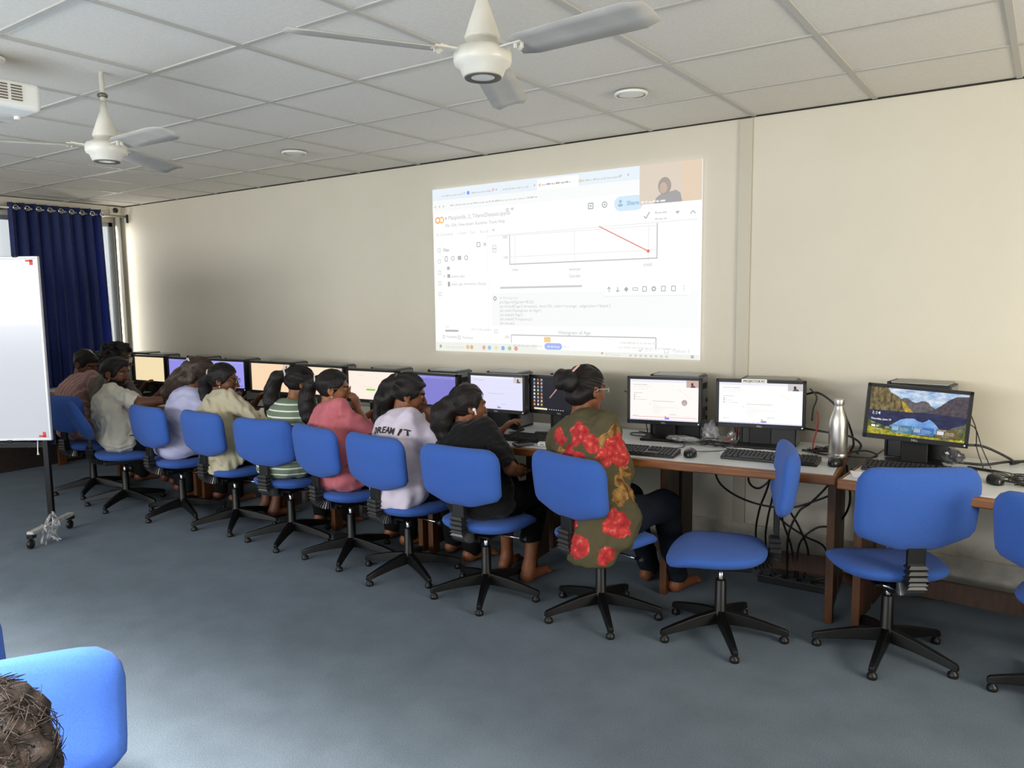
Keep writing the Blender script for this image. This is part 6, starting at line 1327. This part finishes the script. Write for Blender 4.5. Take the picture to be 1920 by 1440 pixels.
print_on(P8, 'shirt_motif', '( o', 0.04, 0.0, 0.760, mat('print_pink', '#d79aa6', rough=.7), arc=0.5, parent=P8['top'])

# woman in pink
P7 = person('person in a pink top with spectacles and long ponytail, hand held to the mouth', (-2.63, -1.12), -12, (-2.795, -1.07, 1.000), -48, -6, 0, s=0.93, skin='#96623f', vox=0.0055,
    top=dict(mat=cloth('pink_top', '#c06a72', var=0.1, vscale=8), hem=0.43, infl=0.016, sleeve=1.55, wr=0.008, seed=4, collar=(mat('cloth_pink_top', '#c06a72'), 1)), trousers='#0f0f12',
    arms={'R': dict(wrist=(-2.685, -0.985, 0.865), hint=(0.9, 0.0, -0.9), dirw=(-.25, .0, 1), palmw=(-.9, -.25, .1), curl=.8), 'L': dict(wrist=(-2.80, -0.76, 0.80), hint=(-.6, -.3, -.7))}, slouch=0.06, twist=-8, specs=M_goldrim,
    hair=dict(thick=0.009, pony=[(-.015, -.105, .035, .030), (-.04, -.15, .0, .036), (-.06, -.165, -.07, .050), (-.06, -.155, -.14, .054), (-.05, -.14, -.20, .046), (-.04, -.12, -.25, .022)], tie=((-.015, -.112, .035), .026, M_scr), line=(0.068, 1.3), strands=36))
ball(P7, 'earring', P7['hp'](.082, .002, -.045), .004, M_ear)

# striped top
P6 = person('person in a green and white striped top with long ponytail, seen from behind', (-3.18, -1.10), 6, (-3.145, -1.03, 1.012), -24, -10, 0, s=0.92, skin='#8a5a3c', vox=0.0065,
    top=dict(mat=striped('striped_top', '#6f7f6a', '#dfe2d6', 26.0, 0.22), hem=0.43, infl=0.018, sleeve=0.9, wr=0.004, seed=6), trousers='#0e0f12', arms={'R': dict(wrist=(-3.02, -.80, .80)), 'L': dict(wrist=(-3.26, -.78, .80))}, slouch=0.055,
    hair=dict(thick=0.011, pony=[(-.01, -.105, .045, .030), (-.05, -.145, .015, .040), (-.085, -.155, -.07, .050), (-.10, -.15, -.15, .050), (-.11, -.135, -.22, .040), (-.12, -.12, -.27, .018)], tie=((-.012, -.112, .045), .026, M_scr), strands=34))

# beige shirt
P5 = person('person in a beige shirt with black ponytail, round spectacles and pearl earring', (-3.80, -1.09), -2, (-3.925, -1.05, 0.995), -52, -8, 0, s=0.93, skin='#6e4530', vox=0.0065,
    top=dict(mat=cloth('beige_shirt', '#b8b096', var=0.06, vscale=9), hem=0.40, infl=0.024, sleeve=1.5, wr=0.009, seed=9, tail=[((0, -.09, 0), (0.02, -.13, -.09), .09, .085), ((.09, -.05, 0), (.11, -.09, -.09), .07, .06)]), trousers='#101013',
    arms={'R': dict(wrist=(-3.56, -0.86, 0.79), hint=(.8, -.3, -.5)), 'L': dict(wrist=(-3.95, -.78, .80))}, slouch=0.06, twist=-12, specs=M_glassrim, ankles=True, feet=(.05, -.02),
    hair=dict(thick=0.011, pony=[(-.03, -.105, .02, .034), (-.07, -.14, -.03, .046), (-.09, -.145, -.10, .050), (-.085, -.13, -.17, .045), (-.07, -.11, -.23, .022)], tie=((-.03, -.115, .022), .028, M_scr), strands=30))
ball(P5, 'earring', P5['hp'](.083, .002, -.043), .005, M_ear)

# lavender top, long brown hair
M_brown = mat('dark_brown_hair', '#241a15', rough=0.38, spec=0.5, bump=0.9, bscale=55, stretch=(7, 7, .9), var=.5, vscale=40, vcol='#4a3829')
P4 = person('person in a pale lavender top with long loose brown hair', (-4.36, -1.10), 4, (-4.24, -1.02, 1.025), -15, -14, 14, s=0.93, skin='#7a4c34', vox=0.0065,
    top=dict(mat=cloth('lavender_top', '#b4b4d2', var=0.08, vscale=9), hem=0.43, infl=0.020, sleeve=0.95, wr=0.005, seed=14), trousers='#0e0e11', arms={'R': dict(wrist=(-4.15, -.80, .79)), 'L': dict(wrist=(-4.45, -.80, .79))}, slouch=0.06,
    hair=dict(mat=M_brown, thick=0.013, puffs=[((0, -.07, -.03), (.080, .055, .075))], pony=[(0, -.085, .02, .060), (-.035, -.115, -.06, .062), (-.085, -.135, -.14, .056), (-.135, -.14, -.22, .046), (-.16, -.13, -.29, .022)], tie=((-.01, -.10, .055), .03, M_scr), strands=44, wr=.005))

# bearded man in white
P3 = person('person with short beard in a white t-shirt, leaning on the table', (-4.98, -1.17), -14, (-5.19, -1.13, 0.992), -62, -4, 0, s=1.0, male=True, ndrop=.165, shdrop=.025, skin='#6e4731', vox=0.0065,
    top=dict(mat=cloth('white_tee', '#cdc9ba', var=0.05, vscale=9), hem=0.42, infl=0.018, sleeve=0.85, wr=0.008, seed=10, collar=(M_lan, 0)), trousers='#17191d',
    arms={'R': dict(wrist=(-4.66, -0.97, 0.80), hint=(.6, -.5, -.5), dirw=(.9, .45, 0)), 'L': dict(wrist=(-5.15, -.75, .80))}, slouch=0.06, twist=-20, beard=True,
    hair=dict(thick=0.010, puffs=[((0, .03, .085), (.055, .055, .028)), ((0, .06, .072), (.05, .03, .022))], line=(0.062, 1.7), nape=-0.05, wr=.004))
ball(P3, 'ear_stud', P3['hp'](.083, .002, -.044), .004, M_ear)
# curly haired man in grey-brown
P2 = person('person with curly black hair and spectacles in a grey-brown shirt', (-5.36, -1.02), -6, (-5.44, -0.98, 1.078), -40, -6, 0, s=1.0, male=True, skin='#5e3c2a', vox=0.0075,
    top=dict(mat=cloth('grey_brown_shirt', '#6c6459', var=0.15, vscale=12), hem=0.42, infl=0.018, sleeve=1.5, wr=0.006, seed=15), trousers='#131417', arms={'R': dict(wrist=(-5.2, -.76, .80)), 'L': dict(wrist=(-5.5, -.76, .80))}, slouch=0.06, specs=mat('silver_rim', '#c8c8c8', rough=.25, metal=.7),
    hair=dict(thick=0.022, puffs=[((.02, .03, .095), (.06, .06, .04)), ((-.03, .0, .10), (.055, .06, .035)), ((.03, -.05, .08), (.06, .05, .045)), ((0, .07, .075), (.05, .03, .03))], line=(0.058, 1.7), nape=-0.05, wr=.010, wsc=95))
# man in the pink checked shirt
P1 = person('person in a pink checked shirt bending over the table by the curtain', (-5.75, -1.10), -4, (-5.93, -0.985, 1.020), -70, -22, 0, s=1.0, male=True, skin='#6a4430', vox=0.0075,
    top=dict(mat=striped('pink_check', '#a8807c', '#c9aaa4', 30.0, 0.2, 'X'), hem=0.42, infl=0.020, sleeve=1.3, wr=0.005, seed=17), trousers='#131417', arms={'R': dict(wrist=(-5.72, -.78, .80)), 'L': dict(wrist=(-6.05, -.76, .80))}, slouch=0.13, twist=-10,
    hair=dict(thick=0.011, line=(0.062, 1.7), nape=-0.05, wr=.004))
# person close to the camera, only the crown in view
P11 = person('frizzy haired person close to the camera, cut off by the lower left corner', (-0.25, -3.96), 72, (-0.350, -3.915, 0.912), 66, -10, 0, s=0.95, skin='#7a4c34', vox=0.008,
    top=dict(mat=cloth('dark_kurta', '#3a2f34'), hem=0.42, infl=0.018, sleeve=1.3), trousers='#141519', slouch=0.05, ndrop=.16, arms={'R': dict(wrist=(-.38, -3.75, .56)), 'L': dict(wrist=(-.42, -4.05, .56))},
    hair=dict(mat=mat('frizzy_brown_hair', '#17100c', rough=.6, spec=.3, bump=1.0, bscale=80, var=.5, vscale=60, vcol='#241a13'), thick=0.018, puffs=[((0, -.06, .0), (.085, .07, .09))], wr=.006, wsc=110, cover_ears=True, line=(.062, 1.2)))
rr_ = random.Random(77); mb = MB(); hc = P11['hp']
for _ in range(900):
    a, b_ = rr_.uniform(0, 2 * PI), rr_.uniform(-.2, 1.5); dv = V3(math.cos(a) * math.cos(b_), math.sin(a) * math.cos(b_) - .1, math.sin(b_)); r0 = V3(.089, .106, .100)
    p0 = dv * r0 + V3(0, -.012, .024)
    if p0[1] > .05 and p0[2] < .06: continue
    tg = np.cross(dv, V3(rr_.uniform(-1, 1), rr_.uniform(-1, 1), rr_.uniform(-1, 1))); pts_ = [p0 + dv * o_ + tg * q for o_, q in ((-.006, 0), (.003, .010), (.004, .022), (.0 + rr_.uniform(0, .007), .036))]
    mb.tube([tuple(map(float, hc(*q))) for q in pts_], [.0009, .0009, .0008, .0005], 3)
mb.build('loose_strands', MATS['frizzy_brown_hair'], P11['t'], smooth=True)
